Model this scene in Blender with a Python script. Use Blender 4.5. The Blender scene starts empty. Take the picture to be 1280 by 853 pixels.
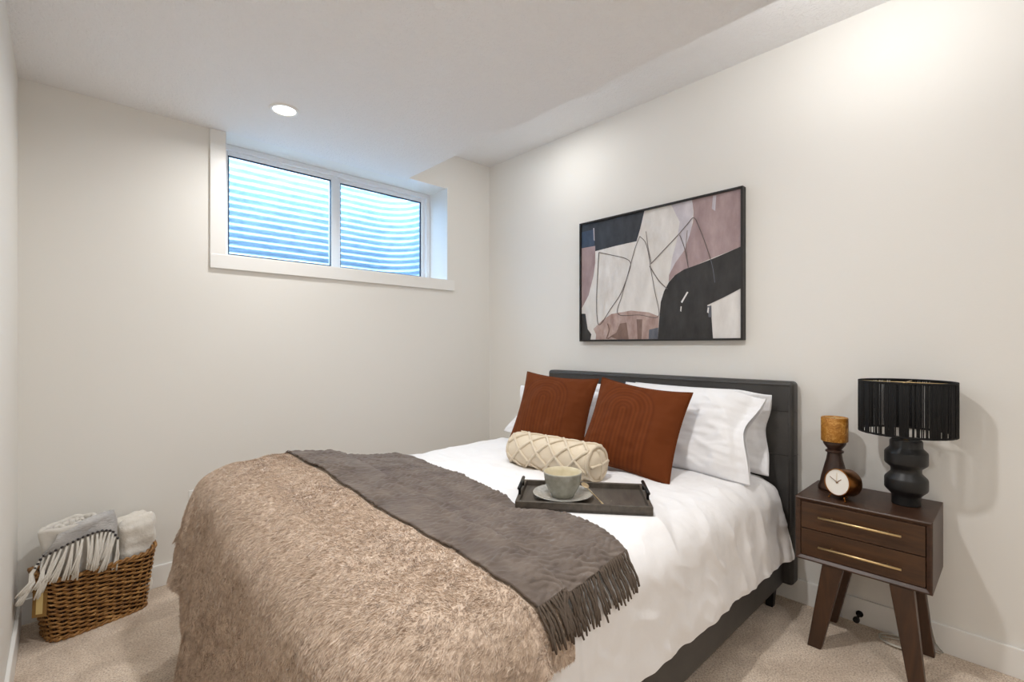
import bpy, bmesh, math, random
import numpy as np
from mathutils import Vector, Matrix, Euler, noise
from mathutils.bvhtree import BVHTree

# ------------------------------------------------------------------ camera, world, lights, exposure
SC = bpy.context.scene
COL = SC.collection
XR, YB, YF, XL = 2.61, 3.05, -1.5, -0.142      # wall planes: right, back, front (behind the camera), left
ZS, ZC = 2.437, 2.738                          # soffit and upper ceiling heights
XS = 1.80                                      # soffit edge
YAW = math.atan2(.6854, .7282)

cam_d = bpy.data.cameras.new('camera')
cam = bpy.data.objects.new('camera', cam_d)
COL.objects.link(cam)
cam.location = (0, 0, 1.245)
cam.rotation_euler = (math.pi/2, 0, -YAW)
cam_d.sensor_width = 36
cam_d.lens = 36*598/1280
cam_d.shift_y = 5.5/1280
cam_d.clip_start = .02
SC.camera = cam

SC.view_settings.view_transform = 'Standard'
SC.view_settings.look = 'None'
SC.view_settings.exposure = 0.34
SC.view_settings.gamma = 1
SC.view_settings.use_curve_mapping = False
SC.cycles.max_bounces = 10
SC.cycles.diffuse_bounces = 7
SC.cycles.glossy_bounces = 4
SC.cycles.transmission_bounces = 6
SC.cycles.sample_clamp_indirect = 6
SC.cycles.use_denoising = True

W = bpy.data.worlds.new('daylight')
SC.world = W
W.use_nodes = True
bg = W.node_tree.nodes['Background']
bg.inputs[0].default_value = (.62, .82, 1, 1)
bg.inputs[1].default_value = 15.

def area_lamp(name, loc, power, size, color=(1, .987, .973), spread=180, rot=(0, 0, 0), parent=None):
    l = bpy.data.lights.new(name, 'AREA')
    l.shape = 'DISK'; l.size = size; l.energy = power; l.color = color
    l.spread = math.radians(spread)
    o = bpy.data.objects.new(name, l)
    COL.objects.link(o)
    o.location = loc; o.rotation_euler = rot
    if parent: o.parent = parent
    return o
LAMP_VISIBLE = 5.5
area_lamp('downlight_lamp', (.82, .95, ZS-.012), 15, .11, spread=165)
area_lamp('downlight_lamp', (.82, -.75, ZS-.012), 8, .11, spread=165)  # unseen fill lamp, added behind the camera to brighten the room
def globe_lamp(name, loc, power, radius, color=(1, .987, .973)):
    l = bpy.data.lights.new(name, 'POINT')
    l.energy = power; l.shadow_soft_size = radius; l.color = color
    o = bpy.data.objects.new(name, l)
    COL.objects.link(o); o.location = loc
    return o
globe_lamp('flush_mount_lamp', (2.0, .36, 2.60), 5.5, .09)
area_lamp('downlight_lamp', (2.15, 2.14, ZC-.012), 3, .11)

# ------------------------------------------------------------------ materials
def nodes_of(name):
    m = bpy.data.materials.new(name)
    m.use_nodes = True
    nt = m.node_tree
    return m, nt, nt.nodes['Principled BSDF']
def lin(c):
    return tuple((x/12.92 if x <= .04045 else ((x+.055)/1.055)**2.4) for x in c)
def rgb(r, g, b):
    return lin((r/255, g/255, b/255)) + (1,)
def N(nt, kind, **kw):
    n = nt.nodes.new(kind)
    for k, v in kw.items():
        if k in n.inputs: n.inputs[k].default_value = v
        else: setattr(n, k, v)
    return n
def coords(nt, src='Object', scale=(1, 1, 1), rot=(0, 0, 0)):
    tc = N(nt, 'ShaderNodeTexCoord'); mp = N(nt, 'ShaderNodeMapping')
    mp.inputs['Scale'].default_value = scale
    mp.inputs['Rotation'].default_value = rot
    nt.links.new(tc.outputs[src], mp.inputs['Vector'])
    return mp.outputs['Vector']
def ramp(nt, fac, stops):
    r = N(nt, 'ShaderNodeValToRGB')
    while len(r.color_ramp.elements) < len(stops): r.color_ramp.elements.new(.5)
    for e, (p, c) in zip(r.color_ramp.elements, stops): e.position = p; e.color = c
    nt.links.new(fac, r.inputs['Fac'])
    return r.outputs['Color']
def bump(nt, b, height, strength=.3, dist=.01, prev=None):
    n = N(nt, 'ShaderNodeBump')
    n.inputs['Strength'].default_value = strength
    n.inputs['Distance'].default_value = dist
    nt.links.new(height, n.inputs['Height'])
    if prev: nt.links.new(prev, n.inputs['Normal'])
    nt.links.new(n.outputs['Normal'], b.inputs['Normal'])
    return n.outputs['Normal']
def simple(name, col, rough=.5, metal=0., spec=None, nz=None, bp=None, sheen=0., coat=0., scale=(1, 1, 1)):
    """nz=(noise scale, colour a, colour b); bp=(noise scale, strength, distance)"""
    m, nt, b = nodes_of(name)
    b.inputs['Base Color'].default_value = col
    b.inputs['Roughness'].default_value = rough
    b.inputs['Metallic'].default_value = metal
    if spec is not None: b.inputs['Specular IOR Level'].default_value = spec
    b.inputs['Sheen Weight'].default_value = sheen
    b.inputs['Coat Weight'].default_value = coat
    if nz or bp: v = coords(nt, 'Object', scale)
    if nz:
        t = N(nt, 'ShaderNodeTexNoise', Scale=nz[0], Detail=5., Roughness=.6)
        nt.links.new(v, t.inputs['Vector'])
        nt.links.new(ramp(nt, t.outputs['Fac'], [(.3, nz[1]), (.7, nz[2])]), b.inputs['Base Color'])
    if bp:
        t = N(nt, 'ShaderNodeTexNoise', Scale=bp[0], Detail=4.)
        nt.links.new(v, t.inputs['Vector'])
        bump(nt, b, t.outputs['Fac'], bp[1], bp[2])
    return m

M = {}
M['wall'] = simple('white_wall_paint', rgb(232, 230, 225), .62, spec=.3, bp=(160, .12, .002))
M['trim'] = simple('white_trim_paint', rgb(236, 235, 232), .35, bp=(30, .03, .002))
M['vinyl'] = simple('white_window_vinyl', rgb(235, 238, 242), .3, bp=(30, .02, .002))
M['seal'] = simple('dark_window_seal', rgb(34, 48, 66), .5, bp=(90, .1, .001))

def ceiling_mat():
    m, nt, b = nodes_of('textured_ceiling_paint')
    b.inputs['Base Color'].default_value = rgb(238, 238, 239); b.inputs['Roughness'].default_value = .8
    v = coords(nt)
    t = N(nt, 'ShaderNodeTexNoise', Scale=42., Detail=3., Distortion=1.2); nt.links.new(v, t.inputs['Vector'])
    c = ramp(nt, t.outputs['Fac'], [(.47, (0, 0, 0, 1)), (.56, (1, 1, 1, 1))])
    bump(nt, b, c, .45, .004)
    return m
M['ceiling'] = ceiling_mat()

def carpet_mat():
    m, nt, b = nodes_of('beige_carpet')
    b.inputs['Roughness'].default_value = .95; b.inputs['Specular IOR Level'].default_value = .1
    b.inputs['Sheen Weight'].default_value = .25
    v = coords(nt)
    t1 = N(nt, 'ShaderNodeTexNoise', Scale=150., Detail=5., Roughness=.8); nt.links.new(v, t1.inputs['Vector'])
    t2 = N(nt, 'ShaderNodeTexNoise', Scale=5., Detail=4., Roughness=.6, Distortion=.8); nt.links.new(v, t2.inputs['Vector'])
    c1 = ramp(nt, t1.outputs['Fac'], [(.36, rgb(166, 143, 122)), (.5, rgb(238, 217, 195)), (.64, rgb(255, 247, 234))])
    c2 = ramp(nt, t2.outputs['Fac'], [(.35, rgb(226, 222, 218)), (.65, (1, 1, 1, 1))])
    mx = N(nt, 'ShaderNodeMix', data_type='RGBA', blend_type='MULTIPLY'); mx.inputs[0].default_value = 1
    nt.links.new(c1, mx.inputs[6]); nt.links.new(c2, mx.inputs[7])
    nt.links.new(mx.outputs[2], b.inputs['Base Color'])
    p = bump(nt, b, t1.outputs['Fac'], .55, .012)
    bump(nt, b, t2.outputs['Fac'], .25, .03, p)
    return m
M['carpet'] = carpet_mat()

def wood_mat(name, a, c, rough=.4, scale=(14, 1.2, 14)):
    m, nt, b = nodes_of(name)
    b.inputs['Roughness'].default_value = rough
    v = coords(nt, 'Object', scale)
    t = N(nt, 'ShaderNodeTexNoise', Scale=3.2, Detail=7., Roughness=.65, Distortion=.6); nt.links.new(v, t.inputs['Vector'])
    nt.links.new(ramp(nt, t.outputs['Fac'], [(.28, a), (.72, c)]), b.inputs['Base Color'])
    bump(nt, b, t.outputs['Fac'], .08, .002)
    return m
M['walnut'] = wood_mat('dark_walnut', rgb(44, 27, 19), rgb(76, 50, 34))
M['walnut_front'] = wood_mat('walnut_drawer_front', rgb(48, 29, 15), rgb(82, 52, 27))
M['walnut_leg'] = wood_mat('walnut_leg', rgb(48, 31, 20), rgb(78, 51, 32), scale=(10, 10, 1.2))
M['turned'] = wood_mat('dark_turned_wood', rgb(40, 26, 20), rgb(72, 48, 36), .4, (10, 10, 2))
M['traywood'] = wood_mat('dark_grey_tray_wood', rgb(58, 52, 46), rgb(92, 84, 75), .5, (12, 2, 12))
M['brass'] = simple('brushed_brass', rgb(214, 188, 140), .32, 1., bp=(120, .05, .001))
M['gold'] = simple('pale_gold', rgb(222, 200, 160), .28, 1., bp=(80, .05, .001))
M['copper'] = simple('bronze_clock_case', rgb(150, 98, 50), .3, 1., bp=(60, .05, .001))
M['clockface'] = simple('white_clock_face', rgb(238, 234, 226), .6, bp=(60, .02, .001))
M['blackmetal'] = simple('black_metal', rgb(28, 28, 29), .45, .6, bp=(90, .1, .001))
M['rubber'] = simple('black_rubber', rgb(20, 20, 20), .6, bp=(90, .1, .001))
M['ceramic'] = simple('matte_black_ceramic', rgb(20, 20, 21), .42, nz=(9, rgb(17, 17, 18), rgb(26, 26, 27)), bp=(60, .12, .002))
M['string'] = simple('black_string', rgb(14, 14, 15), .9, bp=(300, .3, .001))
M['cup'] = simple('grey_green_glaze', rgb(150, 149, 138), .25, nz=(38, rgb(140, 139, 128), rgb(164, 163, 152)), bp=(24, .15, .003), coat=.3)
M['cupin'] = simple('cream_glaze', rgb(206, 196, 168), .3, nz=(30, rgb(198, 187, 158), rgb(214, 205, 180)), bp=(24, .1, .002))
M['saucer'] = simple('speckled_saucer_glaze', rgb(160, 158, 152), .25, nz=(60, rgb(146, 144, 138), rgb(176, 174, 168)), bp=(24, .15, .003), coat=.3)
M['tag'] = simple('kraft_tag', rgb(138, 104, 52), .7, bp=(120, .1, .001))
M['tagstrip'] = simple('pale_gold_tag_strip', rgb(214, 190, 130), .6, bp=(120, .1, .001))
M['cotton'] = simple('white_cotton', rgb(236, 235, 236), .8, spec=.2, sheen=.15, bp=(22, .25, .012))
M['pillowcotton'] = simple('white_pillow_cotton', rgb(234, 234, 236), .8, spec=.2, sheen=.15, bp=(26, .22, .01))
M['clear'] = simple('milky_clear_cord', rgb(196, 192, 182), .25, bp=(60, .05, .001))
M['plastic'] = simple('white_plastic', rgb(238, 237, 234), .35, bp=(60, .02, .001))

def leather_mat():
    m, nt, b = nodes_of('charcoal_faux_leather')
    b.inputs['Base Color'].default_value = rgb(56, 54, 53); b.inputs['Roughness'].default_value = .48
    v = coords(nt)
    t = N(nt, 'ShaderNodeTexVoronoi', Scale=260.); nt.links.new(v, t.inputs['Vector'])
    t2 = N(nt, 'ShaderNodeTexNoise', Scale=7., Detail=3.); nt.links.new(v, t2.inputs['Vector'])
    nt.links.new(ramp(nt, t2.outputs['Fac'], [(.3, rgb(50, 48, 47)), (.7, rgb(64, 62, 60))]), b.inputs['Base Color'])
    p = bump(nt, b, t.outputs['Distance'], .25, .002)
    bump(nt, b, t2.outputs['Fac'], .12, .01, p)
    return m
M['leather'] = leather_mat()

def weave_mat(name, c0, c1, scale=(90, 90), strength=.5, dist=.004, fine=420.):
    """waffle weave on the UVs (metres)"""
    m, nt, b = nodes_of(name)
    b.inputs['Roughness'].default_value = .92; b.inputs['Specular IOR Level'].default_value = .15
    b.inputs['Sheen Weight'].default_value = .12
    v = coords(nt, 'UV')
    w1 = N(nt, 'ShaderNodeTexWave', Scale=scale[0]/20, Distortion=3.5, Detail=2.)
    w1.bands_direction = 'DIAGONAL'; w1.inputs['Detail Scale'].default_value = 2.2
    w2 = N(nt, 'ShaderNodeTexVoronoi', Scale=scale[1]*.55)
    mp = coords(nt, 'UV', (.55, 1.5, 1))
    nt.links.new(v, w1.inputs['Vector']); nt.links.new(mp, w2.inputs['Vector'])
    n = N(nt, 'ShaderNodeTexNoise', Scale=fine, Detail=2.); nt.links.new(v, n.inputs['Vector'])
    n2 = N(nt, 'ShaderNodeTexNoise', Scale=13., Detail=5.); nt.links.new(v, n2.inputs['Vector'])
    nt.links.new(ramp(nt, n2.outputs['Fac'], [(.3, c0), (.7, c1)]), b.inputs['Base Color'])
    p = bump(nt, b, w2.outputs['Distance'], strength, dist)
    p = bump(nt, b, n2.outputs['Fac'], .5, .01, p)
    bump(nt, b, n.outputs['Fac'], .5, .002, p)
    return m
M['throw'] = weave_mat('taupe_waffle_weave', rgb(90, 80, 74), rgb(118, 107, 99), (90, 80), .7, .006)
M['throwyarn'] = simple('taupe_yarn', rgb(94, 83, 74), .9, spec=.1, bp=(400, .6, .002))
M['basketthrow'] = weave_mat('off_white_weave', rgb(206, 202, 196), rgb(222, 218, 211), (120, 120), .3, .002)
M['greyweave'] = weave_mat('pale_grey_weave', rgb(168, 166, 166), rgb(196, 194, 192), (160, 240), .6, .003)
M['tassel'] = simple('off_white_yarn', rgb(214, 209, 200), .9, spec=.1, bp=(300, .6, .002))
M['knot'] = simple('dark_knot', rgb(60, 56, 56), .9, bp=(300, .5, .002))
M['sherpa'] = simple('cream_plush', rgb(222, 217, 208), .95, spec=.1, sheen=.3, bp=(90, .5, .006))
M['bolster'] = simple('cream_bolster_cotton', rgb(216, 202, 180), .9, spec=.1, sheen=.1, bp=(300, .4, .003))
M['tuft'] = simple('cream_tuft_yarn', rgb(222, 208, 186), .95, spec=.1, bp=(350, .8, .005))

def velvet_mat():
    m, nt, b = nodes_of('rust_velvet')
    b.inputs['Roughness'].default_value = .8; b.inputs['Specular IOR Level'].default_value = .15
    b.inputs['Sheen Weight'].default_value = .08; b.inputs['Sheen Roughness'].default_value = .4
    b.inputs['Sheen Tint'].default_value = rgb(200, 110, 50)
    v = coords(nt, 'UV')
    # tone-on-tone arches: rings about the lower left third of the face
    sp = N(nt, 'ShaderNodeSeparateXYZ'); nt.links.new(v, sp.inputs[0])
    def mth(op, a, bb=None):
        n = N(nt, 'ShaderNodeMath', operation=op)
        for i, q in enumerate((a, bb)):
            if q is None: continue
            if isinstance(q, (int, float)): n.inputs[i].default_value = q
            else: nt.links.new(q, n.inputs[i])
        return n.outputs[0]
    dx = mth('SUBTRACT', sp.outputs[0], .40)
    dy = mth('MAXIMUM', mth('SUBTRACT', sp.outputs[1], .62), 0.)
    r = mth('SQRT', mth('ADD', mth('MULTIPLY', dx, dx), mth('MULTIPLY', dy, dy)))
    band = mth('FRACT', mth('MULTIPLY', r, 7.5))
    tri = mth('ABSOLUTE', mth('SUBTRACT', band, .5))
    inside = mth('LESS_THAN', r, .34)
    f = mth('MULTIPLY', tri, inside)
    nt.links.new(ramp(nt, f, [(0., rgb(100, 49, 18)), (.18, rgb(90, 42, 15)), (.34, rgb(106, 53, 21)), (.5, rgb(94, 45, 16))]), b.inputs['Base Color'])
    n = N(nt, 'ShaderNodeTexNoise', Scale=300., Detail=3.); nt.links.new(coords(nt), n.inputs['Vector'])
    p = bump(nt, b, f, .25, .01)
    bump(nt, b, n.outputs['Fac'], .35, .002, p)
    return m
M['velvet'] = velvet_mat()

def fur_mat():
    m, nt, b = nodes_of('taupe_faux_fur')
    b.inputs['Roughness'].default_value = .75; b.inputs['Specular IOR Level'].default_value = .2
    b.inputs['Sheen Weight'].default_value = .2
    v = coords(nt)
    n = N(nt, 'ShaderNodeTexNoise', Scale=70., Detail=4., Roughness=.7); nt.links.new(v, n.inputs['Vector'])
    nt.links.new(ramp(nt, n.outputs['Fac'], [(.28, rgb(174, 154, 137)), (.5, rgb(203, 183, 164)), (.72, rgb(223, 205, 187))]), b.inputs['Base Color'])
    return m
M['fur'] = fur_mat()

def wicker_mat():
    m, nt, b = nodes_of('brown_wicker')
    b.inputs['Roughness'].default_value = .45
    v = coords(nt)
    n = N(nt, 'ShaderNodeTexNoise', Scale=28., Detail=5., Roughness=.7); nt.links.new(v, n.inputs['Vector'])
    nt.links.new(ramp(nt, n.outputs['Fac'], [(.25, rgb(96, 62, 28)), (.5, rgb(150, 106, 54)), (.75, rgb(206, 162, 102))]), b.inputs['Base Color'])
    n2 = N(nt, 'ShaderNodeTexNoise', Scale=400., Detail=2.); nt.links.new(v, n2.inputs['Vector'])
    bump(nt, b, n2.outputs['Fac'], .3, .001)
    return m
M['wicker'] = wicker_mat()
M['wickerdark'] = simple('dark_wicker_core', rgb(62, 38, 18), .7, nz=(40, rgb(44, 27, 13), rgb(76, 48, 24)), bp=(200, .3, .002))

def candle_mat():
    m, nt, b = nodes_of('amber_marbled_wax')
    b.inputs['Roughness'].default_value = .45
    b.inputs['Subsurface Weight'].default_value = .15
    b.inputs['Subsurface Radius'].default_value = (.02, .01, .004)
    v = coords(nt)
    n = N(nt, 'ShaderNodeTexNoise', Scale=34., Detail=6., Roughness=.6, Distortion=2.5); nt.links.new(v, n.inputs['Vector'])
    nt.links.new(ramp(nt, n.outputs['Fac'], [(.35, rgb(150, 96, 26)), (.5, rgb(176, 118, 40)), (.62, rgb(204, 154, 78))]), b.inputs['Base Color'])
    bump(nt, b, n.outputs['Fac'], .2, .003)
    return m
M['wax'] = candle_mat()
M['waxtop'] = simple('pale_amber_wax', rgb(186, 148, 88), .4, nz=(20, rgb(160, 116, 54), rgb(206, 172, 112)), bp=(30, .1, .002))

def glass_mat():
    m, nt, b = nodes_of('window_glass')
    b.inputs['Base Color'].default_value = (.93, .97, 1, 1); b.inputs['Roughness'].default_value = 0.
    b.inputs['Transmission Weight'].default_value = 1.; b.inputs['IOR'].default_value = 1.1
    return m
M['glass'] = glass_mat()
def steel_mat():
    m, nt, b = nodes_of('galvanised_steel')
    b.inputs['Roughness'].default_value = .5; b.inputs['Metallic'].default_value = .15
    v = coords(nt, 'Object', (1, 1, 4))
    n = N(nt, 'ShaderNodeTexNoise', Scale=9., Detail=6., Roughness=.7); nt.links.new(v, n.inputs['Vector'])
    nt.links.new(ramp(nt, n.outputs['Fac'], [(.3, rgb(138, 160, 182)), (.7, rgb(176, 194, 210))]), b.inputs['Base Color'])
    bump(nt, b, n.outputs['Fac'], .1, .004)
    return m
M['steel'] = steel_mat()
M['gravel'] = simple('well_gravel', rgb(150, 148, 144), .9, nz=(60, rgb(96, 94, 92), rgb(190, 188, 184)), bp=(60, .9, .03))
def emit_mat(name, col, s):
    m, nt, b = nodes_of(name)
    b.inputs['Base Color'].default_value = col
    b.inputs['Emission Color'].default_value = col
    b.inputs['Emission Strength'].default_value = s
    return m
M['lens'] = emit_mat('lit_diffuser', (1, .97, .93, 1), 6.)

def paint_mat(name, a, c, sc=14, st=(1, 1, 1)):
    m = simple(name, a, .5, nz=(sc*1.6, a, c), bp=(60, .5, .002), scale=(1, 1.1, .45))
    return m
M['p_light'] = paint_mat('paint_off_white', rgb(208, 204, 200), rgb(228, 225, 222), 9)
M['p_navy'] = paint_mat('paint_ink', rgb(32, 36, 44), rgb(54, 58, 66), 12)
M['p_blue'] = paint_mat('paint_deep_blue', rgb(38, 54, 76), rgb(66, 82, 104), 14)
M['p_mauve'] = paint_mat('paint_mauve', rgb(150, 128, 130), rgb(176, 155, 155), 10)
M['p_lav'] = paint_mat('paint_lavender_grey', rgb(178, 172, 182), rgb(214, 209, 214), 8)
M['p_black'] = paint_mat('paint_black', rgb(28, 27, 28), rgb(54, 52, 52), 10)
M['p_tan'] = paint_mat('paint_tan_pink', rgb(150, 122, 114), rgb(192, 170, 162), 12)
M['p_brown'] = paint_mat('paint_brown_stroke', rgb(112, 88, 80), rgb(140, 115, 105), 14)
M['p_line'] = paint_mat('paint_pencil_line', rgb(84, 74, 72), rgb(112, 102, 98), 30)
M['p_grey'] = paint_mat('paint_slate_grey', rgb(80, 84, 94), rgb(110, 112, 120), 14)
M['p_white'] = paint_mat('paint_white_fleck', rgb(206, 204, 204), rgb(230, 228, 226), 20)
M['frame'] = simple('black_picture_frame', rgb(30, 28, 28), .5, bp=(120, .1, .001))

# ------------------------------------------------------------------ builders
def mesh_obj(name, verts, faces, mat, parent=None, smooth=False, uvs=None, mats=None, midx=None):
    me = bpy.data.meshes.new(name)
    me.from_pydata([tuple(v) for v in verts], [], [tuple(f) for f in faces])
    for mm in (mats or [mat]): me.materials.append(mm)
    if midx is not None: me.polygons.foreach_set('material_index', midx)
    if smooth: me.polygons.foreach_set('use_smooth', [True]*len(me.polygons))
    if uvs is not None:
        lay = me.uv_layers.new(name='UVMap')
        li = np.empty(len(me.loops), dtype=np.int32); me.loops.foreach_get('vertex_index', li)
        lay.data.foreach_set('uv', np.asarray(uvs, dtype=np.float32)[li].ravel())
    me.update()
    o = bpy.data.objects.new(name, me)
    COL.objects.link(o)
    if parent: o.parent = parent
    return o
def bm_obj(name, bm, mat, parent=None, smooth=False, loc=None, rot=None):
    me = bpy.data.meshes.new(name)
    bm.to_mesh(me); bm.free()
    me.materials.append(mat)
    if smooth: me.polygons.foreach_set('use_smooth', [True]*len(me.polygons))
    o = bpy.data.objects.new(name, me)
    COL.objects.link(o)
    if parent: o.parent = parent
    if loc: o.location = loc
    if rot: o.rotation_euler = rot
    return o
def add_box(bm, lo, hi, bev=0., seg=2, mtx=None):
    r = bmesh.ops.create_cube(bm, size=1.)
    vs = r['verts']
    lo = Vector(lo); hi = Vector(hi); c = (lo+hi)/2; d = hi-lo
    for v in vs: v.co = Vector((v.co.x*d.x, v.co.y*d.y, v.co.z*d.z)) + c
    if bev:
        es = list({e for v in vs for e in v.link_edges})
        rr = bmesh.ops.bevel(bm, geom=es, offset=bev, segments=seg, profile=.5, affect='EDGES')
        vs = list({v for f in rr['faces'] for v in f.verts} | {v for v in vs if v.is_valid})
    if mtx:
        for v in vs: v.co = mtx @ v.co
    return vs
def box(name, lo, hi, mat, parent=None, bev=0., seg=2, smooth=False):
    bm = bmesh.new(); add_box(bm, lo, hi, bev, seg)
    o = bm_obj(name, bm, mat, parent)
    if smooth: shade_auto(o)
    return o
def shade_auto(o, ang=40):
    me = o.data
    me.polygons.foreach_set('use_smooth', [True]*len(me.polygons))
    bm = bmesh.new(); bm.from_mesh(me)
    for e in bm.edges:
        if len(e.link_faces) == 2 and e.calc_face_angle(0) > math.radians(ang): e.smooth = False
    bm.to_mesh(me); bm.free()
def boxes(name, lst, mat, parent=None, bev=0., seg=2):
    bm = bmesh.new()
    for lo, hi in lst: add_box(bm, lo, hi, bev, seg)
    return bm_obj(name, bm, mat, parent)
def tube_data(pts, rad, sides=8, closed=False, cap=True):
    P = np.array([tuple(p) for p in pts], float); n = len(P)
    R = np.full(n, rad) if np.isscalar(rad) else np.array(rad, float)
    T = np.zeros_like(P)
    if closed: T = np.roll(P, -1, 0)-np.roll(P, 1, 0)
    else:
        T[1:-1] = P[2:]-P[:-2]; T[0] = P[1]-P[0]; T[-1] = P[-1]-P[-2]
    T /= np.maximum(np.linalg.norm(T, axis=1, keepdims=True), 1e-9)
    a = np.array((0, 0, 1.)) if abs(T[0][2]) < .9 else np.array((1., 0, 0))
    u = np.cross(T[0], a); u /= np.linalg.norm(u)
    V = []
    ang = np.linspace(0, 2*math.pi, sides, endpoint=False)
    for i in range(n):
        u = u-T[i]*np.dot(u, T[i]); u /= max(np.linalg.norm(u), 1e-9)
        w = np.cross(T[i], u)
        V.append(P[i]+R[i]*(np.cos(ang)[:, None]*u+np.sin(ang)[:, None]*w))
    V = np.concatenate(V)
    F = []
    m = n if closed else n-1
    for i in range(m):
        j = (i+1) % n
        for k in range(sides):
            F.append((i*sides+k, i*sides+(k+1) % sides, j*sides+(k+1) % sides, j*sides+k))
    if cap and not closed:
        F.append(tuple(range(sides-1, -1, -1))); F.append(tuple((n-1)*sides+k for k in range(sides)))
    return V, F
class Acc:
    """collects pieces that make up ONE part"""
    def __init__(s): s.v = []; s.f = []; s.n = 0; s.mi = []
    def add(s, V, F, mi=0):
        s.v.append(np.asarray(V, float))
        s.f += [tuple(i+s.n for i in f) for f in F]; s.mi += [mi]*len(F); s.n += len(V)
        return s
    def tube(s, pts, rad, sides=8, closed=False, mi=0): return s.add(*tube_data(pts, rad, sides, closed), mi)
    def build(s, name, mat, parent=None, smooth=True, mats=None):
        return mesh_obj(name, np.concatenate(s.v), s.f, mat, parent, smooth, mats=mats, midx=s.mi if mats else None)
def lathe(name, prof, mat, parent=None, segs=48, sx=1., sy=1., loc=(0, 0, 0), smooth=True, auto=None, caps=(True, True)):
    V = []; F = []
    for r, z in prof:
        for k in range(segs):
            a = 2*math.pi*k/segs
            V.append((loc[0]+r*math.cos(a)*sx, loc[1]+r*math.sin(a)*sy, loc[2]+z))
    n = len(prof)
    for i in range(n-1):
        for k in range(segs):
            F.append((i*segs+k, i*segs+(k+1) % segs, (i+1)*segs+(k+1) % segs, (i+1)*segs+k))
    if prof[0][0] > 1e-6 and caps[0]: F.append(tuple(range(segs-1, -1, -1)))
    if prof[-1][0] > 1e-6 and caps[1]: F.append(tuple((n-1)*segs+k for k in range(segs)))
    o = mesh_obj(name, V, F, mat, parent, smooth)
    if auto: shade_auto(o, auto)
    return o
def empty(name, loc=(0, 0, 0), rotz=0.):
    o = bpy.data.objects.new(name, None)
    COL.objects.link(o)
    o.location = loc; o.rotation_euler = (0, 0, rotz)
    o.empty_display_size = .05
    return o
def tag(o, label, cat, group=None, kind=None):
    o['label'] = label; o['category'] = cat
    if group: o['group'] = group
    if kind: o['kind'] = kind
    return o
def struct(o):
    o['kind'] = 'structure'
    return o

# ------------------------------------------------------------------ the room
struct(box('floor', (XL-.15, YF-.15, -.12), (XR+.15, YB+.15, 0), M['carpet']))
struct(box('wall_left', (XL-.15, YF-.15, 0), (XL, YB+.4, ZC+.1), M['wall']))
struct(box('wall_right', (XR, YF-.15, 0), (XR+.15, YB+.4, ZC+.1), M['wall']))
struct(box('wall_front', (XL, YF-.15, 0), (XR, YF, ZC+.1), M['wall']))
WX0, WX1, WZ0, WZ1, WD = .664, 2.176, 1.75, 2.465, .30      # window opening and wall depth
struct(boxes('wall_back', [((XL, YB, 0), (WX0, YB+WD, ZC+.1)), ((WX1, YB, 0), (XR, YB+WD, ZC+.1)),
                           ((WX0, YB, 0), (WX1, YB+WD, WZ0)), ((WX0, YB, WZ1), (WX1, YB+WD, ZC+.1))], M['wall']))
struct(box('ceiling', (XL, YF, ZC), (XR, YB, ZC+.1), M['ceiling']))
struct(box('ceiling_soffit', (XL, YF, ZS), (XS, YB, ZC), M['ceiling']))
BH, BT = .112, .013
def baseboard(name, lo, hi):
    bm = bmesh.new(); add_box(bm, lo, hi, .003, 2)
    return struct(bm_obj(name, bm, M['trim']))
baseboard('baseboard_right', (XR-BT, YF, 0), (XR, YB, BH))
baseboard('baseboard_back', (XL, YB-BT, 0), (XR, YB, BH))
baseboard('baseboard_left', (XL, YF, 0), (XL+BT, YB, BH))
baseboard('baseboard_front', (XL, YF, 0), (XR, YF+BT, BH))

# window
win = struct(empty('window_1', (1.42, YB, WZ0)))
def wpart(o): 
    o.parent = win; o.matrix_parent_inverse = Matrix.Translation(-Vector(win.location)); return o
cw = .073
wpart(boxes('casing', [((WX0-cw, YB-.016, WZ0-.078), (WX0, YB, ZS-.001)),
                       ((WX0-cw, YB-.018, WZ0-.078), (WX1+.062, YB, WZ0))], M['trim'], bev=.002))
JY = YB+.225
wpart(boxes('jamb', [((WX0-.001, YB-.012, WZ0), (WX0+.004, YB+WD, WZ1)), ((WX1-.004, YB-.012, WZ0), (WX1+.001, YB+WD, WZ1)),
                     ((WX0, YB-.001, WZ1-.004), (WX1, YB+WD, WZ1+.001)), ((WX0, YB-.012, WZ0-.001), (WX1, YB+WD, WZ0+.004))], M['trim']))
fx0, fx1, fz0, fz1 = WX0+.004, WX1-.004, WZ0+.004, WZ1-.004
def ring(x0, x1, z0, z1, w, y0, y1, wt=None, wb=None):
    wt = wt or w; wb = wb or w
    return [((x0, y0, z0), (x0+w, y1, z1)), ((x1-w, y0, z0), (x1, y1, z1)),
            ((x0+w, y0, z1-wt), (x1-w, y1, z1)), ((x0+w, y0, z0), (x1-w, y1, z0+wb))]
MX = 1.391
fr = wpart(boxes('window_frame', ring(fx0, fx1, fz0, fz1, .034, JY, JY+.07)+[((MX-.022, JY+.012, fz0), (MX+.022, JY+.07, fz1))], M['vinyl'], bev=.004))
wpart(boxes('sliding_sash', ring(fx0+.030, MX+.018, fz0+.02, fz1-.03, .036, JY+.016, JY+.045, .03, .022), M['vinyl'], bev=.003))
wpart(boxes('fixed_sash', ring(MX+.018, fx1-.03, fz0+.02, fz1-.03, .03, JY+.03, JY+.062, .03, .022), M['vinyl'], bev=.003))
def pane(x0, x1, z0, z1, y):
    wpart(box('pane', (x0, y, z0), (x1, y+.004, z1), M['glass']))
    wpart(boxes('glazing_seal', ring(x0, x1, z0, z1, .010, y-.010, y), M['seal']))
pane(fx0+.064, MX-.016, fz0+.04, fz1-.058, JY+.034)
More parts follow.
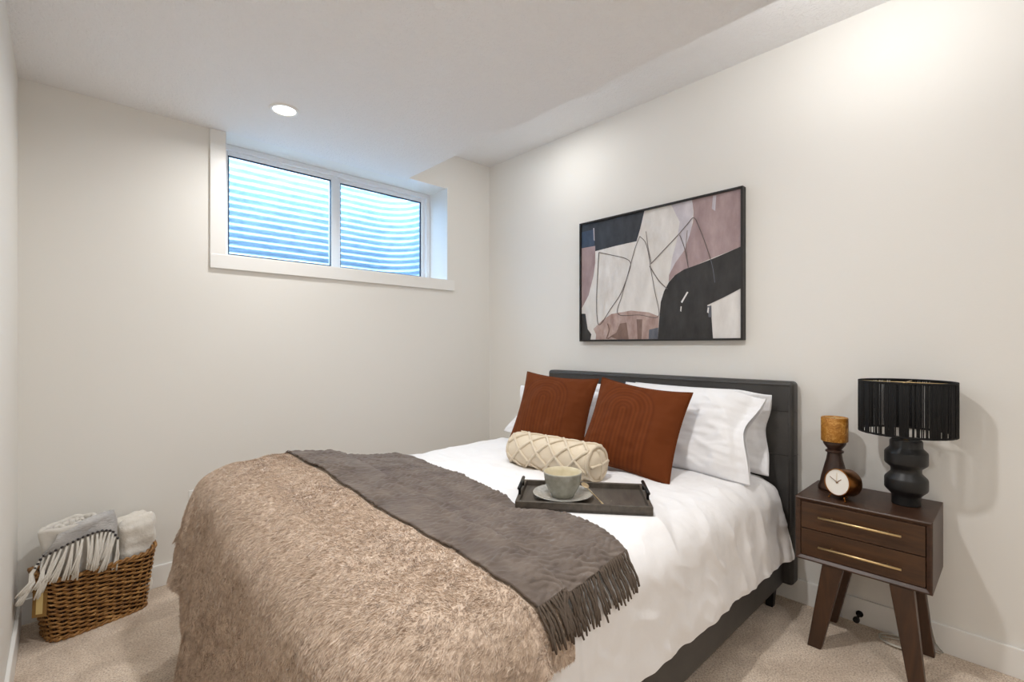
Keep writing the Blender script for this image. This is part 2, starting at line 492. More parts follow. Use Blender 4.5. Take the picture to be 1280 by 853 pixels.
pane(MX+.046, fx1-.058, fz0+.04, fz1-.058, JY+.052)

# window well: corrugated steel, open to the sky
def window_well():
    root = empty('window_well', (1.42, YB+WD, 1.4))
    tag(root, 'corrugated galvanised steel window well outside the window glass', 'window well')
    x0, x1, y0, y1, rc = .28, 2.44, YB+WD, 4.16, .30
    path = []
    for y in np.linspace(y0, y1-rc, 5): path.append((x0, y, -1, 0))
    for a in np.linspace(180, 90, 12)[1:]: path.append((x0+rc+rc*math.cos(math.radians(a)), y1-rc+rc*math.sin(math.radians(a)), math.cos(math.radians(a)), math.sin(math.radians(a))))
    for x in np.linspace(x0+rc, x1-rc, 6)[1:]: path.append((x, y1, 0, 1))
    for a in np.linspace(90, 0, 12)[1:]: path.append((x1-rc+rc*math.cos(math.radians(a)), y1-rc+rc*math.sin(math.radians(a)), math.cos(math.radians(a)), math.sin(math.radians(a))))
    for y in np.linspace(y1-rc, y0, 5)[1:]: path.append((x1, y, 1, 0))
    zs = np.arange(1.40, 2.86, .056/8)
    V = []; F = []
    for z in zs:
        d = .015*math.sin(2*math.pi*z/.056)
        for (x, y, nx, ny) in path: V.append((x+nx*d, y+ny*d, z))
    n = len(path)
    for i in range(len(zs)-1):
        for k in range(n-1): F.append((i*n+k, i*n+k+1, (i+1)*n+k+1, (i+1)*n+k))
    o = mesh_obj('well_wall', V, F, M['steel'], None, True)
    sm = o.modifiers.new('thickness', 'SOLIDIFY'); sm.thickness = .003; sm.offset = 1
    g = box('gravel_bed', (x0+.01, y0, 1.36), (x1-.01, y1-.01, 1.56), M['gravel'])
    for c in (o, g):
        c.parent = root; c.matrix_parent_inverse = Matrix.Translation(-Vector(root.location))
window_well()

# recessed downlight that the photo shows
dl = empty('recessed_light', (.82, 2.55, ZS))
tag(dl, 'lit round recessed downlight in the lowered ceiling before the window', 'ceiling light')
lathe('trim_ring', [(.052, -.002), (.056, -.007), (.068, -.006), (.072, 0)], M['trim'], dl, caps=(False, False))
lathe('diffuser', [(.0, -.004), (.050, -.004), (.0535, -.001)][::-1], M['lens'], dl)
area_lamp('downlight_lamp', (0, 0, -.012), LAMP_VISIBLE, .1, parent=dl, spread=165)

# outlet on the back wall
ol = empty('wall_outlet', (.532, YB, .408))
tag(ol, 'white outlet plate low on the back wall, mostly behind the fur throw', 'outlet')
box('cover_plate', (-.037, -.006, -.06), (.037, 0, .06), M['plastic'], ol, .003)
boxes('socket', [((-.017, -.009, .008), (.017, -.005, .038)), ((-.017, -.009, -.038), (.017, -.005, -.008))], M['plastic'], ol, .002)

# ------------------------------------------------------------------ bed
BY0, BY1, BX0 = .775, 2.285, .47
bed = empty('bed', (1.5, 1.52, 0))
tag(bed, 'charcoal faux leather bed with padded headboard against the right wall', 'bed')
def bpart(o):
    o.parent = bed; o.matrix_parent_inverse = Matrix.Translation(-Vector(bed.location)); return o
def padded(name, lo, hi, bev, mat, seg=5):
    bm = bmesh.new(); add_box(bm, lo, hi, bev, seg)
    o = bm_obj(name, bm, mat); shade_auto(o, 50); return bpart(o)
hb = padded('headboard', (2.515, .735, .10), (2.597, 2.30, 1.072), .02, M['leather'])
a = Acc()
for y in (.752, 2.283): a.tube([(2.5145, y, .35), (2.5145, y, 1.045), ], .0022, 6)
a.tube([(2.5145, .75, 1.052), (2.5145, 2.285, 1.052)], .0022, 6)
for z in (.93, .72): a.tube([(2.5142, .755, z), (2.5142, 2.28, z)], .0018, 6)
for z in (.93, .72): a.tube([(2.53, .7345, z), (2.58, .7345, z)], .0018, 6)
st = a.build('seam', M['leather']); st.parent = hb
padded('side_rail', (BX0, BY0, .10), (2.516, BY0+.05, .34), .018, M['leather'])
padded('side_rail', (BX0, BY1-.05, .10), (2.516, BY1, .34), .018, M['leather'])
padded('foot_rail', (BX0-.02, BY0, .10), (BX0+.04, BY1, .34), .018, M['leather'])
for x, y in ((2.47, BY0+.045), (2.47, BY1-.045), (.55, BY0+.045), (.55, BY1-.045)):
    bm = bmesh.new()
    vs = add_box(bm, (-.024, -.024, 0), (.024, .024, .115), .003)
    for v in bm.verts:
        k = .62+.38*v.co.z/.115; v.co.x *= k; v.co.y *= k
    o = bm_obj('leg', bm, M['blackmetal'], loc=(x, y, 0)); bpart(o)
# mattress: crowned rounded block
def block_mesh(lo, hi, rad, crown, n=(60, 46, 10)):
    bm = bmesh.new(); add_box(bm, lo, hi)
    bmesh.ops.subdivide_edges(bm, edges=bm.edges[:], cuts=22, use_grid_fill=True)
    lo = Vector(lo); hi = Vector(hi); c = (lo+hi)/2; h = (hi-lo)/2
    for v in bm.verts:
        q = v.co-c
        inner = Vector([max(-(h[i]-rad), min(h[i]-rad, q[i])) for i in range(3)])
        d = q-inner
        if d.length > 1e-6: q = inner+d.normalized()*rad
        v.co = c+q
        if v.co.z > c.z:
            u = (v.co.x-c.x)/h.x; w = (v.co.y-c.y)/h.y
            v.co.z += crown*max(0, 1-u**4)*max(0, 1-w**4)*(v.co.z-c.z)/h.z
    return bm
bm = block_mesh((.425, .795, .20), (2.505, 2.255, .600), .09, .026)
for v in bm.verts:
    if v.co.z > .35: v.co.z += .040*max(0, min(1, (v.co.y-1.35)/.7))*min(1, (v.co.z-.35)/.2)*max(0, min(1, (2.6-v.co.x)/.7))+.070*max(0, min(1, (1.35-v.co.x)/.75))**1.2*min(1, (v.co.z-.35)/.2)*(.10+.90*max(0, min(1, (v.co.y-.9)/1.)))
mattress = bpart(bm_obj('mattress', bm, M['cotton'], smooth=True))

# ------------------------------------------------------------------ cloth
def grid_mesh(P, uv, name, mat):
    """P: (n, m, 3) array"""
    n, m = P.shape[:2]
    idx = np.arange(n*m).reshape(n, m)
    F = np.stack([idx[:-1, :-1], idx[1:, :-1], idx[1:, 1:], idx[:-1, 1:]], -1).reshape(-1, 4)
    return mesh_obj(name, P.reshape(-1, 3), F.tolist(), mat, None, True, uvs=uv.reshape(-1, 2))
def collider(o, thick=.008, fric=18):
    o.modifiers.new('hit', 'COLLISION')
    o.collision.thickness_outer = thick; o.collision.thickness_inner = .06
    o.collision.cloth_friction = fric; o.collision.damping = .6
def uncollide(o):
    for m in list(o.modifiers):
        if m.type == 'COLLISION': o.modifiers.remove(m)
def bake(o, frames):
    SC.frame_start = 1; SC.frame_end = frames
    for f in range(1, frames+1): SC.frame_set(f)
    dg = bpy.context.evaluated_depsgraph_get()
    me = bpy.data.meshes.new_from_object(o.evaluated_get(dg), depsgraph=dg)
    old = o.data
    o.modifiers.clear(); o.data = me; me.name = o.name
    bpy.data.meshes.remove(old)
    SC.frame_set(1)
def cloth(o, frames, mass=.3, tension=15, bend=.5, shrink=0., quality=6, dist=.006, pressure=0., selfc=False, air=2., gravity=1., pin=None):
    md = o.modifiers.new('cloth', 'CLOTH')
    s = md.settings
    s.quality = quality; s.mass = mass; s.air_damping = air
    s.tension_stiffness = tension; s.compression_stiffness = tension; s.shear_stiffness = tension*.4; s.bending_stiffness = bend
    s.tension_damping = 8; s.compression_damping = 8; s.shear_damping = 8; s.bending_damping = 1
    s.shrink_min = shrink; s.shrink_max = shrink
    s.effector_weights.gravity = gravity
    if pin: s.vertex_group_mass = pin
    if pressure: s.use_pressure = True; s.uniform_pressure_force = pressure
    c = md.collision_settings
    c.distance_min = dist; c.collision_quality = 3; c.friction = 12
    c.use_self_collision = selfc; c.self_distance_min = dist
    md.point_cache.frame_start = 1; md.point_cache.frame_end = frames
    bake(o, frames)
def subsurf(o, lv):
    m = o.modifiers.new('smooth', 'SUBSURF'); m.levels = lv; m.render_levels = lv
def apply_mods(o):
    dg = bpy.context.evaluated_depsgraph_get()
    me = bpy.data.meshes.new_from_object(o.evaluated_get(dg), depsgraph=dg)
    o.modifiers.clear(); o.data = me; me.name = o.name
def tree_of(*objs):
    V = []; F = []
    for o in objs:
        n = len(V)
        mw = o.matrix_world
        V += [mw @ v.co for v in o.data.vertices]
        F += [[i+n for i in p.vertices] for p in o.data.polygons]
    return BVHTree.FromPolygons(V, F)
def get_co(me):
    a = np.empty(len(me.vertices)*3, np.float32); me.vertices.foreach_get('co', a); return a.reshape(-1, 3)
def set_co(me, a):
    me.vertices.foreach_set('co', np.asarray(a, np.float32).ravel()); me.update()
def get_no(me):
    a = np.empty(len(me.vertices)*3, np.float32); me.vertices.foreach_get('normal', a); return a.reshape(-1, 3)
def fbm(p, sc, oct_=3):
    v = 0; am = 1; f = sc
    for _ in range(oct_):
        v += am*noise.noise(Vector(p)*f); am *= .5; f *= 2.1
    return v

bpy.context.view_layer.update()
rng = np.random.default_rng(7)
tmp_rail = box('tmp_rail', (BX0-.02, BY0, .10), (2.515, BY1, .34), M['leather'], bev=.018)
tmp_floor = box('tmp_floor', (-1, -1, -.2), (4, 5, 0), M['carpet'])
tmp_head = box('tmp_head', (2.5, .6, .1), (2.6, 2.5, 1.07), M['leather'])
for o in (mattress, tmp_rail, tmp_floor, tmp_head): collider(o)
# duvet
def make_duvet():
    x = np.linspace(.16, 2.49, 104); y = np.linspace(.525, 2.58, 94)
    X, Y = np.meshgrid(x, y, indexing='ij')
    Z = np.full_like(X, .67)
    for i in range(X.shape[0]):
        for j in range(X.shape[1]):
            Z[i, j] += .012*fbm((X[i, j]*1., Y[i, j], 3), 4.2, 3)
            # the near hem is a little longer towards the headboard
    k = np.clip((1.5-Y)/1.1, 0, 1)
    Y = Y-k*.03*(X-1.1)/1.4
    o = grid_mesh(np.stack([X, Y, Z], -1), np.stack([X, Y], -1), 'duvet', M['cotton'])
    cloth(o, 46, mass=.35, tension=14, bend=.6, shrink=-.035, dist=.008)
    return o
duvet = make_duvet()
tag(duvet, 'white cotton duvet spread over the bed mattress', 'duvet')
subsurf(duvet, 1); apply_mods(duvet)
def puff(o, th, amp, sc):
    me = o.data; c = get_co(me); n = get_no(me)
    if n[:, 2].mean() < 0: n = -n
    d = np.array([th+amp*fbm((p[0], p[1], p[2]), sc, 3) for p in c])
    set_co(me, c+n*d[:, None])
puff(duvet, .012, .010, 5.)
def ridged(p, f):
    return 1-min(1, abs(noise.noise(Vector(p)*f))*3.2)
def wrinkle_duvet(o):
    subsurf(o, 1); apply_mods(o)
    c = get_co(o.data); n = get_no(o.data)
    if n[:, 2].mean() < 0: n = -n
    out = np.zeros(len(c))
    for i, p in enumerate(c):
        if p[0] < .95: continue
        side = min(1, max(0, (.60-p[2])/.1))*(p[1] < 1.2)
        t = .0055*ridged((p[0]*.55+p[1]*.5, p[1]*.9-p[0]*.35, 1.7), 5.)+.0028*ridged((p[0]*.9, p[1]*.7, 7.7), 11)
        d = .010*ridged((p[0]*1.0+.25*p[2], p[2]*.22, 4.), 6.5)*(.35+.65*min(1, max(0, (p[0]-1.2)/.9)))+.005*ridged((p[0]*1.+.8*p[2], p[2]*.9, 2.), 8)
        out[i] = t*(1-side)+d*side
    set_co(o.data, c+n*out[:, None])
tmp_duvet = duvet.copy(); tmp_duvet.data = duvet.data.copy(); tmp_duvet.name = 'tmp_duvet'
COL.objects.link(tmp_duvet)
puff(tmp_duvet, .007, .0, 5.)
wrinkle_duvet(duvet)
for v in mattress.data.vertices: v.co -= v.normal*.024
for o in (mattress, tmp_head): uncollide(o)
collider(tmp_duvet, .006, 25)
# fur throw over the foot of the bed
def make_fur():
    x = np.linspace(-.19, .90, 80); y = np.linspace(.655, 2.56, 120)
    X, Y = np.meshgrid(x, y, indexing='ij')
    # the far edge of the throw runs in towards the middle of the bed as it goes down the foot
    hi = np.interp(X, [-.19, .0, .12, .25, .42, .9], [2.00, 2.15, 2.29, 2.42, 2.50, 2.49])
    Y = .655+(Y-.655)*(hi-.655)/(2.56-.655)
    Z = np.full_like(X, .80)
    for i in range(X.shape[0]):
        for j in range(X.shape[1]): Z[i, j] += .03*fbm((X[i, j], Y[i, j], 9), 2.6, 2)
    dtr = tree_of(tmp_duvet)
    pins = []
    for i in range(X.shape[0]):
        for j in range(X.shape[1]):
            h = dtr.ray_cast(Vector((max(.47, X[i, j]), max(.80, min(2.22, Y[i, j])), 2)), Vector((0, 0, -1)))
            if h[0]: Z[i, j] = h[0].z+.018
            if X[i, j] > .74 and .79 < Y[i, j] < 2.24: pins.append(i*X.shape[1]+j)
    o = grid_mesh(np.stack([X, Y, Z], -1), np.stack([X, Y], -1), 'fur_throw', M['fur'])
    vg = o.vertex_groups.new(name='held'); vg.add(pins, 1., 'REPLACE')
    cloth(o, 60, mass=.5, tension=15, bend=1.6, shrink=-.03, dist=.012, pin='held')
    return o
fur = make_fur()
subsurf(fur, 1); apply_mods(fur)
puff(fur, .012, .010, 4.5)
def fold_fur(o):
    c = get_co(o.data); n = get_no(o.data)
    if n[:, 2].mean() < 0: n = -n
    out = np.zeros(len(c))
    for i, p in enumerate(c):
        low = min(1, max(0, (.66-p[2])/.25))
        out[i] = .026*low*(ridged((p[1]+.12*p[2], p[2]*.16, 5.), 4.6)-.45)+.007*(1-low)*(ridged((p[0]*.8+p[1]*.35, p[1]*.7-p[0]*.3, 9.), 3.6)-.4)
        if p[0] > .70: out[i] *= .3
    set_co(o.data, c+n*out[:, None])
fold_fur(fur)
collider(fur, .004, 25)
# waffle throw across the bed
def make_throw():
    n, m = 150, 44
    ys = np.linspace(.765, 2.52, n)
    lx = np.interp(ys, [.76, .88, 1.08, 1.29, 1.63, 1.93, 2.4], [.80, .76, .765, .735, .715, .70, .70])
    rx = np.interp(ys, [.76, .9, 1.07, 1.22, 1.38, 1.74, 2.2, 2.4], [1.235, 1.26, 1.255, 1.215, 1.225, 1.24, 1.235, 1.22])
    t = np.linspace(0, 1, m)
    X = lx[:, None]*(1-t)+rx[:, None]*t
    Y = np.repeat(ys[:, None], m, 1)
    Y = Y+(.012+.052*t[None, :])*np.clip((1.25-Y)/.48, 0, 1)
    Z = np.full_like(X, .84)
    for i in range(n):
        for j in range(m): Z[i, j] += .012*fbm((X[i, j], Y[i, j]*.6, 5), 7., 3)
    o = grid_mesh(np.stack([X, Y, Z], -1), np.stack([X, Y], -1), 'woven_throw', M['throw'])
    o.data.flip_normals()
    cloth(o, 48, mass=.3, tension=12, bend=.25, shrink=-.03, dist=.006)
    return o, n, m
throw, tn, tm = make_throw()
hem_a = [throw.data.vertices[j].co.copy() for j in range(tm)]
hem_b = [throw.data.vertices[3*tm+j].co.copy() for j in range(tm)]
uncollide(fur)
for o in (tmp_rail, tmp_floor, tmp_head, tmp_duvet): bpy.data.objects.remove(o)

# thickness and fine form
def lift(o, th):
    c = get_co(o.data); n = get_no(o.data)
    if n[:, 2].mean() < 0: n = -n
    set_co(o.data, c+n*th)
subsurf(throw, 2); apply_mods(throw)
def waffle(o):
    me = o.data
    li = np.empty(len(me.loops), np.int32); me.loops.foreach_get('vertex_index', li)
    uv = np.empty(len(me.loops)*2, np.float32); me.uv_layers[0].data.foreach_get('uv', uv)
    q = np.zeros((len(me.vertices), 2)); q[li] = uv.reshape(-1, 2)
    c = get_co(me); n = get_no(me)
    if n[:, 2].mean() < 0: n = -n
    u, v = q[:, 0], q[:, 1]
    h = np.sin(2*np.pi*(u/.052+.30*np.sin(2*np.pi*v/.083)))*np.sin(2*np.pi*(v/.030+.22*np.sin(2*np.pi*u/.09+v*9)))
    w = np.array([fbm((a*.8, b_*1.6, 3.), 9., 3) for a, b_ in q])
    set_co(me, c+n*(.0038*h*(.7+.6*w)+.0045*w+.010*np.array([fbm((a, b_*.8, 8.), 4.2, 2) for a, b_ in q])*np.clip((v-1.1)/.6, .2, 1))[:, None])
waffle(throw)
sol = throw.modifiers.new('thickness', 'SOLIDIFY'); sol.thickness = .006; sol.offset = 0
tag(fur, 'taupe faux fur throw spread over the foot of the bed', 'throw blanket')
tag(throw, 'taupe waffle weave throw with fringe laid across the bed beside the tray', 'throw blanket')

# each layer lies on the one below it
def keep_above(o, trees, gap):
    c = get_co(o.data); n = get_no(o.data)
    s = -1 if n[:, 2].mean() < 0 else 1
    for i in range(len(c)):
        if n[i, 2]*s > .25 and c[i, 2] > .3:
            for tr in trees:
                h = tr.ray_cast(Vector((c[i, 0], c[i, 1], c[i, 2]+.08)), Vector((0, 0, -1)), .2)
                if h[0] and c[i, 2] < h[0].z+gap: c[i, 2] = h[0].z+gap
    set_co(o.data, c)
_d = tree_of(duvet)
keep_above(fur, [_d], .007)
keep_above(throw, [_d, tree_of(fur)], .009)

# press the duvet flat under the tray
TC, TYAW, TZ = Vector((1.44, 1.14, 0)), math.radians(-51), 0.
ca, sa = math.cos(TYAW), math.sin(TYAW)
dt = tree_of(duvet, fur, throw)
def top_z(x, y, tr=None):
    h = (tr or dt).ray_cast(Vector((x, y, 2)), Vector((0, 0, -1)))
    return h[0].z if h[0] else 0
zs = []
for a in np.linspace(-.24, .24, 9):
    for b in np.linspace(-.135, .135, 6):
        zs.append(top_z(TC.x+ca*a-sa*b, TC.y+sa*a+ca*b))
zs.sort()
TZ = zs[int(len(zs)*.7)]+.001
def press(o, pad, drop, fill=False):
    c = get_co(o.data)
    dx = c[:, 0]-TC.x; dy = c[:, 1]-TC.y
    a = np.abs(dx*ca+dy*sa)-.245; b = np.abs(-dx*sa+dy*ca)-.14
    d = np.maximum(np.maximum(a, b), 0)
    w = np.clip(1-d/pad, 0, 1); w = w*w*(3-2*w)
    lim = TZ-drop
    hi = (c[:, 2] > .5) & ((c[:, 2] > lim) | fill)
    c[:, 2] = np.where(hi, c[:, 2]*(1-w)+lim*w, c[:, 2])
    set_co(o.data, c)
press(duvet, .07, .003, True); press(throw, .05, .0035); press(fur, .05, .006)
dt = tree_of(duvet)

# fur pile: short leaning tufts all over the throw, in the throw's own mesh
def add_pile(o, count, length, width, cover):
    me = o.data
    me.calc_loop_triangles()
    nt_ = len(me.loop_triangles)
    tri = np.empty(nt_*3, np.int32); me.loop_triangles.foreach_get('vertices', tri); tri = tri.reshape(-1, 3)
    c = get_co(me).astype(float); nrm = get_no(me).astype(float)
    if nrm[:, 2].mean() < 0: nrm = -nrm
    A, B, C_ = c[tri[:, 0]], c[tri[:, 1]], c[tri[:, 2]]
    ar = np.linalg.norm(np.cross(B-A, C_-A), axis=1)
    pick = rng.choice(nt_, count, p=ar/ar.sum())
    r1 = np.sqrt(rng.random(count)); r2 = rng.random(count)
    w0 = (1-r1)[:, None]; w1 = (r1*(1-r2))[:, None]; w2 = (r1*r2)[:, None]
    P = A[pick]*w0+B[pick]*w1+C_[pick]*w2
    Nn = nrm[tri[pick, 0]]*w0+nrm[tri[pick, 1]]*w1+nrm[tri[pick, 2]]*w2
    Nn /= np.linalg.norm(Nn, axis=1, keepdims=True)
    # comb: towards the foot and down, swirled by smooth noise; tufts gather into clumps
    # no tufts where the other throw lies on top
    keep = np.array([cover.ray_cast(Vector(p)-Vector(q)*.006, Vector((q*.5+np.array((0, 0, .5)))), .05)[0] is None for p, q in zip(P, Nn)])
    P = P[keep]; Nn = Nn[keep]; count = len(P)
    def sn(p, f, sd):
        q = p*f+sd
        return (np.sin(q[:, 0]*1.7+np.sin(q[:, 1]*2.3+sd)*1.4)+np.sin(q[:, 1]*1.9+q[:, 2]*2.1+np.sin(q[:, 0]*1.3)*1.6)+np.sin(q[:, 2]*1.6+q[:, 0]*.9+sd*2))/3
    comb = np.stack([-.75+.5*sn(P, 5, 1.), -.25+.7*sn(P, 6, 4.), -.35+.3*sn(P, 5, 8.)], -1)
    comb += np.stack([sn(P, 38, 2.), sn(P, 41, 5.), sn(P, 36, 9.)], -1)*.55
    comb += rng.normal(0, .16, comb.shape)
    comb -= Nn*np.sum(comb*Nn, 1, keepdims=True)
    comb /= np.maximum(np.linalg.norm(comb, axis=1, keepdims=True), .3)
    L = length*(.75+.5*rng.random(count)+.25*sn(P, 30, 3.))
    lean = .95
    d = Nn*.75+comb*lean; d /= np.linalg.norm(d, axis=1, keepdims=True)
    d2 = Nn*.35+comb*1.1; d2 /= np.linalg.norm(d2, axis=1, keepdims=True)
    side = np.cross(d, rng.normal(0, 1, d.shape)); side /= np.linalg.norm(side, axis=1, keepdims=True)
    wd = width*(.7+.6*rng.random(count))[:, None]
    b0 = P-Nn*.002
    m0 = b0+d*(L*.55)[:, None]
    tip = m0+d2*(L*.55)[:, None]
    V = np.stack([b0-side*wd*.5, b0+side*wd*.5, m0-side*wd*.42, m0+side*wd*.42, tip], 1).reshape(-1, 3)
    base = np.arange(count)*5+len(c)
    nv0 = len(c); nl0 = len(me.loops); np0 = len(me.polygons)
    ol = np.empty(nl0, np.int32); me.loops.foreach_get('vertex_index', ol)
    os_ = np.empty(np0, np.int32); me.polygons.foreach_get('loop_start', os_)
    q = np.stack([base, base+1, base+3, base+2, base+2, base+3, base+4], 1)
    loops = np.concatenate([ol, q.ravel()])
    st = np.stack([nl0+np.arange(count)*7, nl0+np.arange(count)*7+4], 1).ravel()
    starts = np.concatenate([os_, st])
    m2 = bpy.data.meshes.new(o.name)
    m2.vertices.add(nv0+count*5); m2.loops.add(len(loops)); m2.polygons.add(len(starts))
    m2.vertices.foreach_set('co', np.concatenate([c, V]).astype(np.float32).ravel())
    m2.loops.foreach_set('vertex_index', loops.astype(np.int32))
    m2.polygons.foreach_set('loop_start', starts.astype(np.int32))
    m2.update(calc_edges=True)
    m2.polygons.foreach_set('use_smooth', np.ones(len(starts), bool))
    m2.materials.append(M['fur'])
    m2.validate()
    o.data = m2
fur_tree = tree_of(fur)
all_tree = tree_of(duvet, fur)
add_pile(fur, 260000, .0115, .0016, tree_of(throw))

# fringe of the waffle throw
def fringe_path(p, d, length, steps, r):
    pts = [p.copy()]; v = d.normalized(); h = length/steps
    for k in range(steps):
        v = (v+Vector((rng.normal(0, .10), rng.normal(0, .06), -.42))).normalized()
        q = pts[-1]+v*h
        loc, n, i, dist = all_tree.find_nearest(q)
        if loc:
            if n.z < -.2: n = -n
            if n.y > .3 and q.y < .9: n = -n
            if (q-loc).dot(n) < r: q = loc+n*r
        v = (q-pts[-1]).normalized()
        pts.append(q)
    return pts
nf = 58
for k in range(nf):
    f = k/(nf-1)*(tm-1); i = min(int(f), tm-2); w = f-i
    p = hem_a[i].lerp(hem_a[i+1], w); q = hem_b[i].lerp(hem_b[i+1], w)
    d = (p-q)
    ln = .108*(.85+.3*rng.random())
    pts = fringe_path(p+Vector((0, 0, .004)), d+Vector((rng.normal(-.006, .006), 0, 0)), ln, 9, .009+.004*rng.random())
    a = Acc()
    rr = [.0030]+[.0036+.0006*math.sin(i*2.4+k) for i in range(len(pts)-2)]+[.0024]
    a.tube(pts, rr, 6)
    a.build('tassel', M['throwyarn'], throw)

# ------------------------------------------------------------------ pillows and cushions
def cushion_mesh(name, L, H, T, mat, nu=56, nv=44, pu=2.6, pv=2.4, pull=.06, wr=.006, seed=0., open_end=False, corner=1.):
    V = []; UV = []
    F = []
    def side(sgn):
        base = len(V)
        for i in range(nu+1):
            u = -1+2*i/nu
            for j in range(nv+1):
                v = -1+2*j/nv
                uu = u
                tu = max(0, 1-abs(u)**pu)**.62
                if open_end and u > 0:
                    # the open end of the pillowcase runs on past the filling and hangs loose
                    q = u*1.13
                    tu = max(0, 1-min(1, q)**3.4)**.62
                    e_ = max(0, min(1, (q-.70)/.43))
                    tu = max(tu, .10+.12*e_)
                tv = max(0, 1-abs(v)**pv)**.62
                if open_end and u > 0: uu = u*1.13
                x = L/2*uu*(1-pull*(1-v*v)*abs(u)**3)
                z = H/2*v*(1-pull*1.2*(1-u*u)*abs(v)**3)
                t = T/2*tu*tv
                edge = min(1, 6*min(1-abs(u), 1-abs(v)))
                # creases running in from the seams and corners
                cr = noise.noise(Vector((u*9+seed, v*2.2, sgn*3+seed)))*(abs(v)**2)*wr*1.2+noise.noise(Vector((u*2.2, v*9+seed, sgn*5+seed)))*(abs(u)**2)*wr*1.2
                lump = fbm((u*1.1+seed, v*1.1, sgn+seed), 1.6, 3)*wr*1.6
                t += (cr+lump)*edge
                yb = 0
                if open_end:
                    t += edge*.007*(ridged((u*1.3+seed, v*.8+.5*u, sgn), 2.6)-.4)+edge*.004*(ridged((u*.7+seed, v*1.2, sgn+3), 5.)-.4)
                    e_ = max(0, min(1, (uu-.62)/.5)); e_ = e_*e_*(3-2*e_)
                    z -= H*.05*e_*max(0, v)
                    x -= L*.045*e_*math.exp(-((v-.05)/.45)**2)
                    yb = .030*e_*math.sin(v*2.6+seed)+.012*e_
                    if edge > 0: t = max(t, .0035*min(1, edge*2))
                V.append((x, -sgn*t+yb, z)); UV.append((i/nu, j/nv))
        for i in range(nu):
            for j in range(nv):
                a = base+i*(nv+1)+j; q = (a, a+nv+1, a+nv+2, a+1)
                F.append(q if sgn > 0 else q[::-1])
    side(1); side(-1)
    o = mesh_obj(name, V, F, mat, None, True, uvs=np.array(UV))
    bm = bmesh.new(); bm.from_mesh(o.data)
    bmesh.ops.remove_doubles(bm, verts=bm.verts, dist=.0006)
    bm.to_mesh(o.data); bm.free()
    o.data.polygons.foreach_set('use_smooth', [True]*len(o.data.polygons))
    return o
def pose(o, bottom, side, up, H):
    """bottom: middle of the bottom edge; side: length direction; up: towards the top edge; the face looks along -(up x side)"""
    s = Vector(side).normalized(); u = Vector(up); u = (u-s*u.dot(s)).normalized(); n = u.cross(s)
    m = Matrix((s, n, u)).transposed().to_4x4()
    m.translation = Vector(bottom)+u*H/2
    o.matrix_world = m
def seam(o, L, H, pull, mat, r=.0028, name='piping'):
    pts = []
    def E(u, v): return (L/2*u*(1-pull*(1-v*v)*abs(u)**3), 0, H/2*v*(1-pull*1.2*(1-u*u)*abs(v)**3))
    for k in range(24): pts.append(E(-1+k/12, -1))
    for k in range(24): pts.append(E(1, -1+k/12))
    for k in range(24): pts.append(E(1-k/12, 1))
    for k in range(24): pts.append(E(-1, 1-k/12))
    a = Acc(); a.tube(pts, r, 6, closed=True)
    return a.build(name, mat, o)
SIDE = (0, -1, 0)      # length runs towards the near side of the bed: local x = -Y; the face (local -y) looks to -X
def white_pillow(bottom, up, seed, label, side=SIDE, L=.70, H=.47, T=.17, flip=1):
    o = cushion_mesh('pillow', L, H, T, M['pillowcotton'], wr=.010, seed=seed, pull=.03, pu=3., pv=2.6, open_end=True, nu=84, nv=60)
    pose(o, bottom, side, up, H)
    tag(o, label, 'pillow', 'white pillows against the headboard')
    return o
def rest(x, y): return top_z(x, y, dt)
BZ = .648
white_pillow((2.420, 1.200, BZ), (.03, 0, .34), 1.3, 'white pillow upright against the headboard, nearest the nightstand, behind another pillow', T=.10, H=.40)
white_pillow((2.165, 1.205, BZ-.005), (.165, 0, .33), 5.1, 'big white pillow leaning behind the right rust cushion, its open end hanging near the nightstand', T=.17, H=.44)
white_pillow((2.420, 1.935, BZ), (.03, 0, .34), 8.7, 'white pillow upright against the far end of the headboard, behind the left rust cushion', T=.10, side=(0, 1, 0), L=.60, H=.385)
white_pillow((2.16, 2.005, BZ), (.19, 0, .33), 11.2, 'white pillow leaning directly behind the left rust cushion on the far side', T=.15, side=(0, 1, 0), L=.60, H=.355)

def rust(bottom, side, up, seed, label):
    L = H = .455
    o = cushion_mesh('throw_cushion', L, H, .155, M['velvet'], wr=.007, seed=seed, pull=.075, pu=2.2, pv=2.2)
    pose(o, bottom, side, up, H)
    seam(o, L, H, .075, M['velvet'])
    tag(o, label, 'cushion', 'rust velvet cushions')
    return o
rust((1.868, 1.265, .652), (.10, -.43, -.055), (.235, -.01, .40), 2.2, 'square rust velvet cushion on the right, leaning on the big white pillow')
rust((1.945, 1.815, .655), (.14, -.44, -.03), (.20, .02, .40), 6.6, 'square rust velvet cushion on the left, behind the cream bolster')

